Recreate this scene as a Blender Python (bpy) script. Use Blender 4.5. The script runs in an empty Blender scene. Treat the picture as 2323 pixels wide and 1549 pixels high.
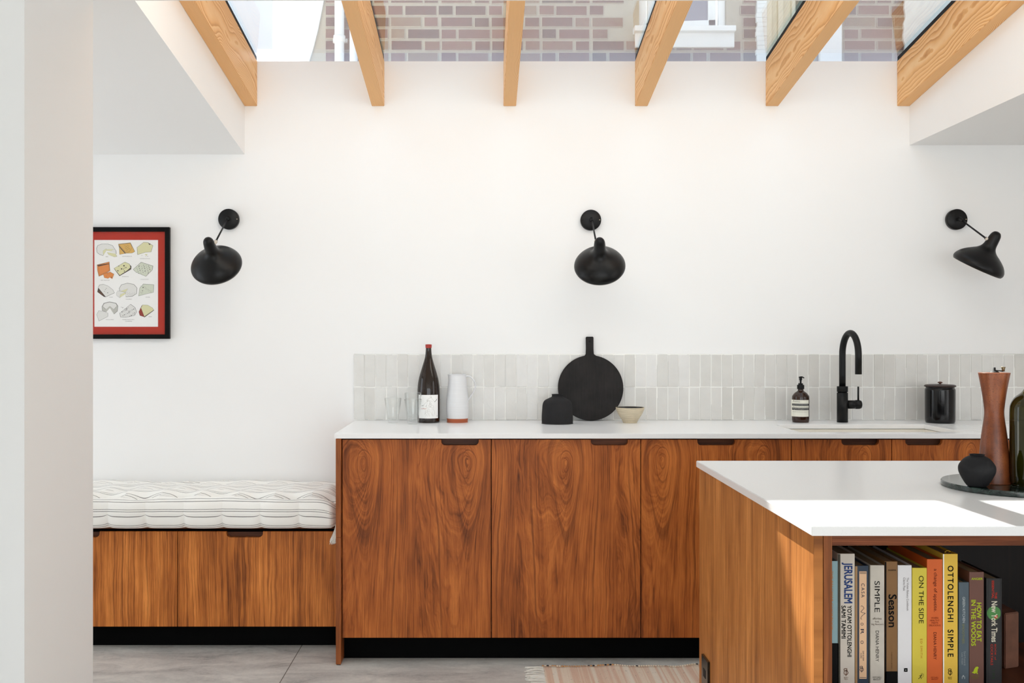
import bpy, bmesh, math, random
from mathutils import Vector, Matrix
R = random.Random(7)
SC = bpy.context.scene
COL = SC.collection
F, CU, CV, CY, CZ = 2258.0, 1095.0, 770.0, -4.62, 1.294     # focal px, vanishing point, camera y and height
PI = math.pi

# ------------------------------------------------------------------ camera, sky, sun, exposure
cam = bpy.data.cameras.new('camera'); cam.sensor_width = 36.0; cam.lens = F / 2323 * 36
cam.shift_x = (1161.5 - CU) / 2323; cam.shift_y = -(774.5 - CV) / 2323; cam.clip_start = 0.05
camo = bpy.data.objects.new('camera', cam); COL.objects.link(camo)
camo.location = (0, CY, CZ); camo.rotation_euler = (PI / 2, 0, 0)
SC.camera = camo
W = bpy.data.worlds.new('sky'); SC.world = W; W.use_nodes = True
bg = W.node_tree.nodes['Background']; bg.inputs[0].default_value = (0.78, 0.89, 1.0, 1); bg.inputs[1].default_value = 1.68
sun = bpy.data.lights.new('sun', 'SUN'); sun.energy = 22.0; sun.angle = math.radians(0.42); sun.color = (1.0, 0.975, 0.93)
suno = bpy.data.objects.new('sun', sun); COL.objects.link(suno)
suno.rotation_euler = Vector((0.215, -0.76, -1.0)).to_track_quat('-Z', 'Y').to_euler(); suno.location = (-2, 6, 8)
SC.view_settings.view_transform = 'Standard'; SC.view_settings.look = 'None'
SC.view_settings.gamma = 1; SC.view_settings.use_curve_mapping = False
SC.view_settings.exposure = -0.24
SC.cycles.use_denoising = True
SC.cycles.max_bounces = 14; SC.cycles.diffuse_bounces = 8; SC.cycles.transparent_max_bounces = 24
SC.cycles.sample_clamp_indirect = 6.0

def window_light(name, loc, rot, sx, sy, energy, col=(0.96, 0.98, 1.0)):  # area lamp; also makes the two added side fill lamps
    l = bpy.data.lights.new(name, 'AREA'); l.shape = 'RECTANGLE'; l.size = sx; l.size_y = sy; l.energy = energy; l.color = col
    o = bpy.data.objects.new(name, l); COL.objects.link(o); o.location = loc; o.rotation_euler = rot
    return o
# daylight coming in through the garden glazing behind the camera
window_light('garden_window_light', (0.4, -8.86, 1.2), (PI / 2, 0, 0), 5.4, 2.2, 84)
# added fill lamp in the left wall, unseen behind the pier
window_light('left_fill_light', (-3.26, -0.85, 1.25), (0, -PI / 2, 0), 1.7, 1.2, 9)
# added fill lamp before the solid right wall, brightens island and pier
window_light('right_fill_light', (3.55, -2.7, 1.45), (0, PI / 2, 0), 1.6, 1.8, 15)

# ------------------------------------------------------------------ helpers
def wx(u, d): return (u - CU) * d / F
def wz(v, d): return CZ - (v - CV) * d / F
def lin(c):
    c = c / 255.0
    return c / 12.92 if c <= 0.04045 else ((c + 0.055) / 1.055) ** 2.4
def C(r, g, b): return (lin(r), lin(g), lin(b), 1.0)

class N:                                          # small node-graph helper
    def __init__(s, name):
        s.m = bpy.data.materials.new(name); s.m.use_nodes = True
        s.t = s.m.node_tree; s.b = s.t.nodes['Principled BSDF']; s.out = s.t.nodes['Material Output']
    def n(s, typ, **k):
        x = s.t.nodes.new(typ)
        for a, v in k.items(): setattr(x, a, v)
        return x
    def l(s, a, b): s.t.links.new(a, b)
    def put(s, sock, v):
        if isinstance(v, bpy.types.NodeSocket): s.l(v, sock)
        else: sock.default_value = v
    def math(s, op, a, b=None, c=None, clamp=False):
        x = s.n('ShaderNodeMath', operation=op, use_clamp=clamp)
        s.put(x.inputs[0], a)
        if b is not None: s.put(x.inputs[1], b)
        if c is not None: s.put(x.inputs[2], c)
        return x.outputs[0]
    def xyz(s, a, b, c):
        x = s.n('ShaderNodeCombineXYZ'); s.put(x.inputs[0], a); s.put(x.inputs[1], b); s.put(x.inputs[2], c); return x.outputs[0]
    def pos(s):
        g = s.n('ShaderNodeNewGeometry'); sp = s.n('ShaderNodeSeparateXYZ'); s.l(g.outputs['Position'], sp.inputs[0])
        return g.outputs['Position'], sp.outputs[0], sp.outputs[1], sp.outputs[2]
    def noise(s, vec, scale=1, detail=3, rough=0.55, dist=0):
        x = s.n('ShaderNodeTexNoise'); s.put(x.inputs['Vector'], vec); x.inputs['Scale'].default_value = scale
        x.inputs['Detail'].default_value = detail; x.inputs['Roughness'].default_value = rough; x.inputs['Distortion'].default_value = dist
        return x.outputs[0]
    def ramp(s, fac, stops, interp='LINEAR'):
        x = s.n('ShaderNodeValToRGB'); s.put(x.inputs[0], fac); r = x.color_ramp; r.interpolation = interp
        while len(r.elements) < len(stops): r.elements.new(0.5)
        for e, (p, c) in zip(r.elements, stops): e.position = p; e.color = c
        return x.outputs[0]
    def mix(s, fac, a, b, typ='MIX'):
        x = s.n('ShaderNodeMix', data_type='RGBA', blend_type=typ); s.put(x.inputs[0], fac); s.put(x.inputs[6], a); s.put(x.inputs[7], b)
        return x.outputs[2]
    def bump(s, h, strength=0.2, dist=0.002):
        x = s.n('ShaderNodeBump'); x.inputs['Strength'].default_value = strength; x.inputs['Distance'].default_value = dist
        s.put(x.inputs['Height'], h); s.l(x.outputs[0], s.b.inputs['Normal'])
    def base(s, c): s.put(s.b.inputs['Base Color'], c)
    def set(s, **k):
        names = dict(rough='Roughness', metal='Metallic', trans='Transmission Weight', ior='IOR', coat='Coat Weight', spec='Specular IOR Level', sheen='Sheen Weight', coatr='Coat Roughness')
        for a, v in k.items(): s.put(s.b.inputs[names[a]], v)

def plain(name, c, rough=0.5, metal=0, var=0.06, vs=30, bump=0.0, bs=120, spec=0.5, coat=0):
    a = N(name); p, x, y, z = a.pos()
    n = a.noise(p, vs, 3)
    k = a.math('MULTIPLY_ADD', n, var * 2, 1 - var)
    a.base(a.mix(1.0, c, a.xyz(k, k, k), 'MULTIPLY')); a.set(rough=rough, metal=metal, spec=spec, coat=coat)
    if bump: a.bump(a.noise(p, bs, 3), bump)
    return a.m

def walnut(name, axis='x', knots=(), light=(176, 108, 62), mid=(132, 74, 40), dark=(72, 36, 20), seed=0.0, rough=0.42, zs=1.0, asp=3.6):
    a = N(name); p, x, y, z = a.pos()
    h = {'x': x, 'y': y, 'z': z}[axis]                 # across the grain
    g_ = z if axis != 'z' else x                        # along the grain
    wob = a.math('SUBTRACT', a.noise(a.xyz(a.math('MULTIPLY', h, 5.0), seed, a.math('MULTIPLY', g_, 1.6 * zs)), 1, 2), 0.5)
    wob2 = a.math('SUBTRACT', a.noise(a.xyz(a.math('MULTIPLY', h, 28.0), seed + 4, a.math('MULTIPLY', g_, 9 * zs)), 1, 2), 0.5)
    hh = a.math('ADD', h, a.math('MULTIPLY_ADD', wob, 0.050, a.math('MULTIPLY', wob2, 0.011)))
    if knots:
        g = None
        for (kx, kz) in knots:
            dx = a.math('SUBTRACT', hh, kx)
            dz = a.math('SUBTRACT', z, kz)
            up = a.math('GREATER_THAN', dz, 0.0)
            asp_ = a.math('MULTIPLY_ADD', up, -1.9, asp)       # shorter above the knot than below it
            q = a.math('DIVIDE', dz, asp_)
            q = a.math('MULTIPLY', a.math('TANH', a.math('DIVIDE', q, 0.075)), 0.075)
            e = a.math('SQRT', a.math('ADD', a.math('MULTIPLY', dx, dx), a.math('MULTIPLY', q, q)))
            g = e if g is None else a.math('SMOOTH_MIN', g, e, 0.04)
    else:
        g = hh
    v1 = a.xyz(a.math('MULTIPLY', g, 300.0), seed, a.math('MULTIPLY', g_, 2.0 * zs))
    v2 = a.xyz(a.math('MULTIPLY', g, 44.0), seed + 9, a.math('MULTIPLY', g_, 0.8 * zs))
    v4 = a.xyz(a.math('MULTIPLY', g, 170.0), seed + 17, a.math('MULTIPLY', g_, 0.7 * zs))
    v3 = a.xyz(a.math('MULTIPLY', h, 900.0), seed, a.math('MULTIPLY', g_, 22.0 * zs))
    n1 = a.noise(v1, 1, 3, 0.6); n2 = a.noise(v2, 1, 2, 0.5); n3 = a.noise(v3, 1, 2, 0.6); n4 = a.noise(v4, 1, 1, 0.5)
    big = a.noise(a.xyz(a.math('MULTIPLY', h, 4.0), seed + 2, a.math('MULTIPLY', g_, 1.0)), 1, 2)
    n5 = a.noise(a.xyz(a.math('MULTIPLY', a.math('MULTIPLY_ADD', g, 0.6, a.math('MULTIPLY', h, 0.4)), 520.0), seed + 31, a.math('MULTIPLY', g_, 5.0 * zs)), 1, 3, 0.65)
    n6 = a.noise(a.xyz(a.math('MULTIPLY', h, 12.0), seed + 5, a.math('MULTIPLY', g_, 3.2)), 1, 3, 0.6)
    f = a.math('MULTIPLY_ADD', n2, 0.50, a.math('MULTIPLY_ADD', n1, 0.55, a.math('MULTIPLY_ADD', n5, 0.85, a.math('MULTIPLY_ADD', n6, 0.65, a.math('MULTIPLY', big, 0.35)))))
    f = a.math('SUBTRACT', f, 0.95, clamp=True)
    col = a.ramp(f, [(0.20, C(*dark)), (0.48, C(*mid)), (0.78, C(*light))])
    lines = a.ramp(n4, [(0.33, (1, 1, 1, 1)), (0.41, (0, 0, 0, 1))])
    sep = a.math('MULTIPLY', lines, 0.42)
    col = a.mix(sep, col, C(*dark))
    pores = a.ramp(n3, [(0.30, (1, 1, 1, 1)), (0.42, (0, 0, 0, 1))])
    col = a.mix(a.math('MULTIPLY', pores, 0.30), col, C(*[int(c * 0.7) for c in dark]))
    a.base(col); a.set(rough=rough, spec=0.22)
    a.bump(n3, 0.08, 0.001)
    return a.m

def fir(name, seed, x0, light=(248, 210, 158), mid=(234, 178, 114), dark=(194, 128, 68)):
    a = N(name); p, x, y, z = a.pos()
    zp = a.math('MULTIPLY_ADD', y, 0.149, z)             # height measured square to the slope
    w1 = a.math('SUBTRACT', a.noise(a.xyz(seed, a.math('MULTIPLY', y, 1.7), a.math('MULTIPLY', zp, 3.0)), 1, 2), 0.5)
    w2 = a.math('SUBTRACT', a.noise(a.xyz(a.math('MULTIPLY', x, 8.0), a.math('MULTIPLY', y, 6.0), a.math('MULTIPLY', zp, 12.0)), 1, 3), 0.5)
    dx = a.math('SUBTRACT', x, x0 + 0.10)
    dz = a.math('MULTIPLY', a.math('ADD', a.math('SUBTRACT', zp, 2.48), a.math('MULTIPLY', w1, 0.24)), 0.5)
    g = a.math('SQRT', a.math('ADD', a.math('MULTIPLY', dx, dx), a.math('MULTIPLY', dz, dz)))
    g = a.math('MULTIPLY_ADD', w2, 0.0055, g)
    s = a.math('FRACT', a.math('MULTIPLY', g, 240.0))
    rings = a.ramp(s, [(0.0, C(*light)), (0.55, C(*mid)), (0.86, C(*dark)), (0.98, C(*mid)), (1.0, C(*light))])
    big = a.noise(a.xyz(a.math('MULTIPLY', x, 30), a.math('MULTIPLY', y, 1.5), a.math('MULTIPLY', zp, 14)), 1, 2)
    col = a.mix(a.math('MULTIPLY', big, 0.75), rings, C(*mid))
    fine = a.noise(a.xyz(a.math('MULTIPLY', x, 700), a.math('MULTIPLY', y, 9), a.math('MULTIPLY', zp, 700)), 1, 2)
    k = a.math('MULTIPLY_ADD', fine, 0.16, 0.92)
    a.base(a.mix(1.0, col, a.xyz(k, k, k), 'MULTIPLY')); a.set(rough=0.5, spec=0.4)
    return a.m

def thin_glass(name, tint=(0.96, 0.98, 0.97, 1), boost=1.0, f0=0.04, rough=0.0, gcol=(1, 1, 1, 1)):
    a = N(name); a.t.nodes.remove(a.b)
    lw = a.n('ShaderNodeLayerWeight'); lw.inputs[0].default_value = 0.5
    f = a.math('MULTIPLY_ADD', a.math('POWER', lw.outputs['Facing'], 5.0), 0.96 * boost, f0, clamp=True)
    t = a.n('ShaderNodeBsdfTransparent'); t.inputs[0].default_value = tint
    g = a.n('ShaderNodeBsdfGlossy'); g.inputs['Color'].default_value = gcol; g.inputs['Roughness'].default_value = rough
    m = a.n('ShaderNodeMixShader'); a.l(f, m.inputs[0]); a.l(t.outputs[0], m.inputs[1]); a.l(g.outputs[0], m.inputs[2])
    a.l(m.outputs[0], a.out.inputs[0])
    return a.m

# geometry into a bmesh, always in world coordinates
def box(bm, x0, x1, y0, y1, z0, z1, bev=0.0, seg=2, mi=0):
    vs = [bm.verts.new((x, y, z)) for z in (z0, z1) for y in (y0, y1) for x in (x0, x1)]
    fs = [bm.faces.new([vs[i] for i in q]) for q in ((0, 2, 3, 1), (4, 5, 7, 6), (0, 1, 5, 4), (2, 6, 7, 3), (0, 4, 6, 2), (1, 3, 7, 5))]
    for f in fs: f.material_index = mi
    if bev:
        es = list({e for f in fs for e in f.edges})
        r = bmesh.ops.bevel(bm, geom=es, offset=bev, segments=seg, affect='EDGES', profile=0.5)
    return vs
def prism(bm, pts, a0, a1, axis='y', mi=0):
    """polygon extruded along an axis; pts are (x,z) for y, (y,z) for x, (x,y) for z"""
    mk = {'y': lambda p, t: (p[0], t, p[1]), 'x': lambda p, t: (t, p[0], p[1]), 'z': lambda p, t: (p[0], p[1], t)}[axis]
    A = [bm.verts.new(mk(p, a0)) for p in pts]; B = [bm.verts.new(mk(p, a1)) for p in pts]
    fs = [bm.faces.new(A), bm.faces.new(B[::-1])]
    n = len(pts)
    for i in range(n): fs.append(bm.faces.new((A[i], B[i], B[(i + 1) % n], A[(i + 1) % n])))
    for f in fs: f.material_index = mi
    bmesh.ops.recalc_face_normals(bm, faces=fs)
    return fs
def smooth_prof(pts, n=6):
    """Catmull-Rom through (r,z) points"""
    out = []
    P = [pts[0]] + list(pts) + [pts[-1]]
    for i in range(1, len(P) - 2):
        for k in range(n):
            t = k / n; a, b, c, d = P[i - 1], P[i], P[i + 1], P[i + 2]
            out.append(tuple(0.5 * (2 * b[j] + (c[j] - a[j]) * t + (2 * a[j] - 5 * b[j] + 4 * c[j] - d[j]) * t * t + (3 * b[j] - a[j] - 3 * c[j] + d[j]) * t ** 3) for j in (0, 1)))
    out.append(tuple(pts[-1]))
    return [(max(0.0, r), z) for r, z in out]
def lathe(bm, prof, loc=(0, 0, 0), seg=48, M=None, mi=0, close=False, wob=None):
    rings = []
    for (r, z) in prof:
        if r < 1e-6: rings.append([bm.verts.new((0, 0, z))])
        else:
            rings.append([bm.verts.new((r * (wob(i / seg * 2 * PI, z) if wob else 1) * math.cos(2 * PI * i / seg), r * (wob(i / seg * 2 * PI, z) if wob else 1) * math.sin(2 * PI * i / seg), z)) for i in range(seg)])
    if close: rings.append(rings[0])
    fs = []
    for a, b in zip(rings, rings[1:]):
        if len(a) == 1 and len(b) == 1: continue
        for i in range(seg):
            j = (i + 1) % seg
            q = [a[0], b[j], b[i]] if len(a) == 1 else ([a[i], a[j], b[0]] if len(b) == 1 else [a[i], a[j], b[j], b[i]])
            try: f = bm.faces.new(q); f.material_index = mi; f.smooth = True; fs.append(f)
            except ValueError: pass
    vs = list({v for r in rings for v in r})
    T = Matrix.Translation(loc) @ (M.to_4x4() if M else Matrix.Identity(4))
    bmesh.ops.transform(bm, matrix=T, verts=vs)
    bmesh.ops.recalc_face_normals(bm, faces=fs)
    return fs
def tube(bm, pts, r, seg=16, caps=True, flat=1.0, mi=0):
    pts = [Vector(p) for p in pts]; rr = r if hasattr(r, '__len__') else [r] * len(pts)
    rings = []; up = None
    for i, p in enumerate(pts):
        t = (pts[min(i + 1, len(pts) - 1)] - pts[max(i - 1, 0)]).normalized()
        if up is None:
            up = Vector((0, 0, 1)) if abs(t.z) < 0.9 else Vector((0, 1, 0))
        s = t.cross(up).normalized(); up = s.cross(t).normalized()
        rings.append([bm.verts.new(p + s * math.cos(2 * PI * k / seg) * rr[i] + up * math.sin(2 * PI * k / seg) * rr[i] * flat) for k in range(seg)])
    fs = []
    for a, b in zip(rings, rings[1:]):
        for k in range(seg):
            f = bm.faces.new((a[k], a[(k + 1) % seg], b[(k + 1) % seg], b[k])); f.smooth = True; fs.append(f)
    if caps:
        fs.append(bm.faces.new(rings[0][::-1])); fs.append(bm.faces.new(rings[-1]))
    for f in fs: f.material_index = mi
    bmesh.ops.recalc_face_normals(bm, faces=fs)
    return fs
def spline(pts, n=10):
    P = [Vector(p) for p in pts]; P = [P[0]] + P + [P[-1]]; out = []
    for i in range(1, len(P) - 2):
        for k in range(n):
            t = k / n; a, b, c, d = P[i - 1], P[i], P[i + 1], P[i + 2]
            out.append(0.5 * (2 * b + (c - a) * t + (2 * a - 5 * b + 4 * c - d) * t * t + (3 * b - a - 3 * c + d) * t ** 3))
    out.append(P[-2]); return out

def root_loc(o):
    v = Vector((0, 0, 0))
    while o: v += o.location; o = o.parent
    return v
def obj(name, bm, mats, parent=None, smooth=None, sub=0, loc=None):
    me = bpy.data.meshes.new(name)
    off = root_loc(parent) if parent else Vector(loc or (0, 0, 0))
    if off.length: bmesh.ops.translate(bm, vec=-off, verts=bm.verts[:])
    bm.to_mesh(me); bm.free()
    for m in (mats if isinstance(mats, (list, tuple)) else [mats]): me.materials.append(m)
    o = bpy.data.objects.new(name, me); COL.objects.link(o)
    if parent: o.parent = parent
    elif loc: o.location = loc
    if smooth is not None:
        for p in me.polygons: p.use_smooth = smooth
    if sub:
        s = o.modifiers.new('subsurf', 'SUBSURF'); s.levels = sub; s.render_levels = sub
    return o
def tag(o, label, cat, group=None, kind=None):
    o['label'] = label; o['category'] = cat
    if group: o['group'] = group
    if kind: o['kind'] = kind
    return o
def thing(name, label, cat, loc, group=None):
    o = bpy.data.objects.new(name, None); COL.objects.link(o); o.location = loc; o.empty_display_size = 0.05
    return tag(o, label, cat, group)
def struct(name, bm, m, label=None, cat=None):
    o = obj(name, bm, m); o['kind'] = 'structure'
    if label: o['label'] = label; o['category'] = cat
    return o
def B(): return bmesh.new()
def boxobj(name, dims, m, parent=None, bev=0.0015, **k):
    bm = B(); box(bm, *dims, bev=bev); return obj(name, bm, m, parent, **k)

def text(name, s, m, parent, x0, x1, z0, z1, y, vertical=False, bold=0.0, spacing=1.0, fit=True, curve_r=None, cx=None, cyl_y=None):
    cu = bpy.data.curves.new('lettering', 'FONT'); cu.body = s; cu.size = 1.0; cu.space_character = spacing; cu.resolution_u = 3
    cu.align_x = 'CENTER'; cu.space_line = 0.95
    t = bpy.data.objects.new('lettering', cu); COL.objects.link(t)
    dg = bpy.context.evaluated_depsgraph_get(); me = bpy.data.meshes.new_from_object(t.evaluated_get(dg))
    bpy.data.objects.remove(t); bpy.data.curves.remove(cu)
    bm = B(); bm.from_mesh(me); bpy.data.meshes.remove(me)
    if not bm.verts: return None
    if bold > 0:
        src = bm.faces[:]
        for sx_, sy_ in ((bold, 0), (0, bold), (bold, bold)):
            d_ = bmesh.ops.duplicate(bm, geom=src)
            bmesh.ops.translate(bm, vec=(sx_ * 1.6, sy_ * 1.6, sx_ * 40 + sy_ * 90), verts=[e for e in d_['geom'] if isinstance(e, bmesh.types.BMVert)])
    mx = [min(v.co.x for v in bm.verts), max(v.co.x for v in bm.verts)]; my = [min(v.co.y for v in bm.verts), max(v.co.y for v in bm.verts)]
    W_, H_ = (x1 - x0), (z1 - z0)
    sx = (H_ if vertical else W_) / (mx[1] - mx[0]); sy = (W_ if vertical else H_) / (my[1] - my[0])
    for v in bm.verts:
        a = (v.co.x - mx[0]) * sx; b = (v.co.y - my[0]) * sy
        X, Z = ((x0 + b), (z1 - a)) if vertical else ((x0 + a), (z0 + b))
        Y = y
        if curve_r:
            dx = X - cx; Y = cyl_y - math.sqrt(max(curve_r ** 2 - dx * dx, 1e-9))
        v.co = (X, Y - min(v.co.z, 6) * 0.00004, Z)
    bmesh.ops.recalc_face_normals(bm, faces=bm.faces[:])
    return obj(name, bm, m, parent)

def lines_mesh(bm, polys, y, w, yf=None):
    """thin flat strokes drawn on an x-z plane"""
    for pts in polys:
        for (a, b) in zip(pts, pts[1:]):
            dx, dz = b[0] - a[0], b[1] - a[1]; L = math.hypot(dx, dz) or 1e-6; nx, nz = -dz / L * w / 2, dx / L * w / 2
            yy = (lambda x: yf(x)) if yf else (lambda x: y)
            try: bm.faces.new([bm.verts.new((px, yy(px), pz)) for px, pz in ((a[0] + nx, a[1] + nz), (b[0] + nx, b[1] + nz), (b[0] - nx, b[1] - nz), (a[0] - nx, a[1] - nz))])
            except ValueError: pass
def disc_pts(cx, cz, r, n=10, ph=0, rz=None): return [(cx + r * math.cos(2 * PI * i / n + ph), cz + (rz or r) * math.sin(2 * PI * i / n + ph)) for i in range(n)]
def flat_poly(bm, pts, y, mi=0):
    f = bm.faces.new([bm.verts.new((p[0], y, p[1])) for p in pts]); f.material_index = mi; return f

# ------------------------------------------------------------------ materials
def paint(name, c, rough=0.6):
    a = N(name); p, x, y, z = a.pos(); a.base(c); a.set(rough=rough, spec=0.25)
    a.bump(a.noise(p, 260, 2), 0.05, 0.001); return a.m
M_wall = paint('white_wall_paint', (0.90, 0.90, 0.895, 1))
M_pier = paint('soft_white_paint', (0.93, 0.935, 0.935, 1))
M_ceil = paint('ceiling_paint', (0.90, 0.895, 0.885, 1))
def floor_mat():
    a = N('grey_stone_floor'); p, x, y, z = a.pos()
    v = a.xyz(a.math('MULTIPLY', x, 2.6), a.math('MULTIPLY', y, 7.0), 0)
    n1 = a.noise(v, 1.4, 7, 0.68, 0.6); n2 = a.noise(p, 60, 4, 0.7); n3 = a.noise(p, 1.3, 2)
    f = a.math('MULTIPLY_ADD', n1, 1.0, a.math('MULTIPLY_ADD', n2, 0.25, a.math('MULTIPLY', n3, 0.5)))
    f = a.math('SUBTRACT', f, 0.42, clamp=True)
    col = a.ramp(f, [(0.12, C(116, 114, 114)), (0.36, C(186, 184, 180)), (0.6, C(216, 214, 208)), (0.9, C(228, 226, 220))])
    jx = a.math('ABSOLUTE', a.math('SUBTRACT', a.math('WRAP', a.math('ADD', x, 0.765 + 0.9), 0.0, 1.8), 0.9))
    jy = a.math('ABSOLUTE', a.math('SUBTRACT', a.math('WRAP', a.math('ADD', y, 1.2 + 0.6), 0.0, 1.2), 0.6))
    j = a.math('LESS_THAN', a.math('MINIMUM', jx, jy), 0.0016)
    a.base(a.mix(j, col, C(92, 86, 78))); a.set(rough=0.62, spec=0.35); a.bump(n2, 0.12, 0.001)
    return a.m
M_floor = floor_mat()
def quartz(name, c):
    a = N(name); p, x, y, z = a.pos(); n = a.noise(p, 700, 2, 0.7)
    k = a.ramp(n, [(0.25, (0.80, 0.80, 0.80, 1)), (0.4, (1, 1, 1, 1))])
    a.base(a.mix(1.0, c, k, 'MULTIPLY')); a.set(rough=0.24, spec=0.6); return a.m
M_quartz = quartz('white_quartz', (0.94, 0.94, 0.94, 1))
D1 = 3.975
knots = [(wx(826, D1), wz(1046, D1)), (wx(1065, D1), wz(1046, D1)), (wx(1281, D1), wz(1048, D1)), (wx(1503, D1), wz(1040, D1)),
         (wx(1730, D1), wz(1036, D1)), (wx(1966, D1), wz(1036, D1)), (wx(2205, D1), wz(1030, D1)), (wx(2420, D1), wz(1030, D1))]
M_door = walnut('walnut_veneer', 'x', knots, light=(208, 122, 58), mid=(170, 92, 40), dark=(94, 46, 20), seed=1.3)
M_bench = walnut('walnut_veneer_bench', 'x', (), light=(238, 152, 76), mid=(192, 112, 50), dark=(108, 56, 24), seed=7.7)
M_island = walnut('walnut_veneer_island', 'y', (), light=(226, 152, 84), mid=(184, 116, 58), dark=(126, 74, 36), seed=21.0, rough=0.5)
M_edge = walnut('walnut_edge', 'x', (), light=(190, 112, 60), mid=(150, 84, 42), dark=(110, 58, 30), seed=3.0, zs=1.5)
M_rail = walnut('walnut_rail', 'z', (), light=(150, 86, 50), mid=(112, 60, 34), dark=(70, 36, 22), seed=5.0)
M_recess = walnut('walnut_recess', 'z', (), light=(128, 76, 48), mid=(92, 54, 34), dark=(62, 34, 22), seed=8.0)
M_dark = plain('dark_cabinet_interior', C(16, 12, 10), 0.9, spec=0.1)
M_plinth = plain('black_plinth', C(4, 4, 4), 0.8, var=0.05, spec=0.1)
M_gap = plain('black_shadow_gap_strip', C(3, 3, 3), 0.9, var=0.0, spec=0.05)
M_black = plain('matt_black_metal', C(9, 8, 8), 0.42, var=0.03, spec=0.3)
M_shade = plain('satin_black_shade', C(4, 3, 3), 0.35, var=0.02, spec=0.30)
M_cream = plain('cream_brass_joint', C(214, 204, 190), 0.4, var=0.03)
M_nickel = plain('worn_nickel', C(190, 180, 160), 0.25, metal=1.0)
M_rubber = plain('black_rubber', C(6, 6, 7), 0.6, var=0.0, spec=0.3)
M_white = plain('white_paint_outside', C(236, 238, 236), 0.6, var=0.04, vs=9)
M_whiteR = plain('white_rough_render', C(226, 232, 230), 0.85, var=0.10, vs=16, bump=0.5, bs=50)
M_paper = plain('white_paper', C(248, 248, 246), 0.7, var=0.01)

# ------------------------------------------------------------------ the room
SL = 0.149                                     # roof slope
GX0, GX1 = wx(555, 4.62), wx(2063.2, 4.62)      # rooflight sides
ZT = wz(139, 4.62); ZB = wz(241, 4.62)          # rafter top / bottom at the wall
YH0, YH1 = CY + 3.0, CY + 2.551                # far and near face of the wide opening
bm = B(); box(bm, -3.2, 3.6, -9.0, 0.35, -0.12, 0.0); struct('floor', bm, M_floor)
bm = B(); box(bm, -3.2, 3.6, 0.0, 0.28, 0.0, ZT); struct('wall_back', bm, M_wall)
def side_wall(name, x0, x1, ya, yb):
    bm = B(); box(bm, x0, x1, -9.0, ya, 0, 3.2); box(bm, x0, x1, yb, 0.28, 0, 3.2); box(bm, x0, x1, ya, yb, 0, 0.35); box(bm, x0, x1, ya, yb, 2.15, 3.2)
    struct(name, bm, M_wall)
side_wall('wall_left', -3.35, -3.2, -1.45, -0.25); bm = B(); box(bm, 3.6, 3.75, -9.0, 0.28, 0, 3.2); struct('wall_right', bm, M_wall)
for nm, x, ya, yb in (('window_7', -3.30, -1.45, -0.25), ('window_8', 3.58, -3.65, -1.75)):  # frames added to go with the side fill lamps; right wall is solid
    bm = B()
    for z in (0.35, 2.10): box(bm, x - 0.02, x + 0.02, ya, yb, z, z + 0.05)
    for y in (ya, (ya + yb) / 2 - 0.025, yb - 0.05): box(bm, x - 0.02, x + 0.02, y, y + 0.05, 0.35, 2.15)
    struct(nm, bm, M_black)
zl = wz(350.0, 4.62); L = -YH0 
bm = B(); prism(bm, [(0, zl), (-L, zl + SL * L), (-L, ZT + SL * L + 0.020), (0, ZT + 0.020)], -3.2, GX0, 'x'); struct('ceiling_left', bm, M_ceil)
zr = wz(329.4, 4.62)
bm = B(); prism(bm, [(0, zr), (-L, zr), (-L, ZT + SL * L + 0.020), (0, ZT + 0.020)], GX1, 3.6, 'x'); struct('ceiling_right', bm, M_ceil)
zh = wz(1.5, 3.0)
bm = B(); box(bm, -3.2, 3.6, YH1, YH0, zh, ZT + SL * L + 0.012); struct('wall_header', bm, M_pier)
px = wx(211, 3.0)
bm = B(); box(bm, -3.2, px, YH1, YH0, 0, zh); struct('wall_pier', bm, M_pier)
bm = B(); box(bm, -3.2, 3.6, -9.0, YH1, 2.42, 2.6); struct('ceiling_near', bm, M_ceil)
# rear wall with wide garden glazing
bm = B(); box(bm, -3.2, -2.4, -9.0, -8.85, 0, 2.42); box(bm, 3.2, 3.6, -9.0, -8.85, 0, 2.42); box(bm, -2.4, 3.2, -9.0, -8.85, 2.3, 2.42)
struct('wall_front', bm, M_wall)
bm = B()
for i in range(5): box(bm, -2.4 + i * 1.385, -2.34 + i * 1.385, -8.98, -8.9, 0, 2.3)
box(bm, -2.4, 3.2, -8.98, -8.9, 2.24, 2.3); box(bm, -2.4, 3.2, -8.98, -8.9, 0, 0.06); struct('window_6', bm, M_black)
# ground outside
M_out = plain('pale_paving_outside', C(168, 166, 158), 0.9, var=0.15, vs=3)
bm = B(); box(bm, -14, 14, 0.35, 16, -0.2, -0.05); box(bm, -14, 14, -24, -9.0, -0.2, -0.05); struct('ground', bm, M_out)

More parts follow.
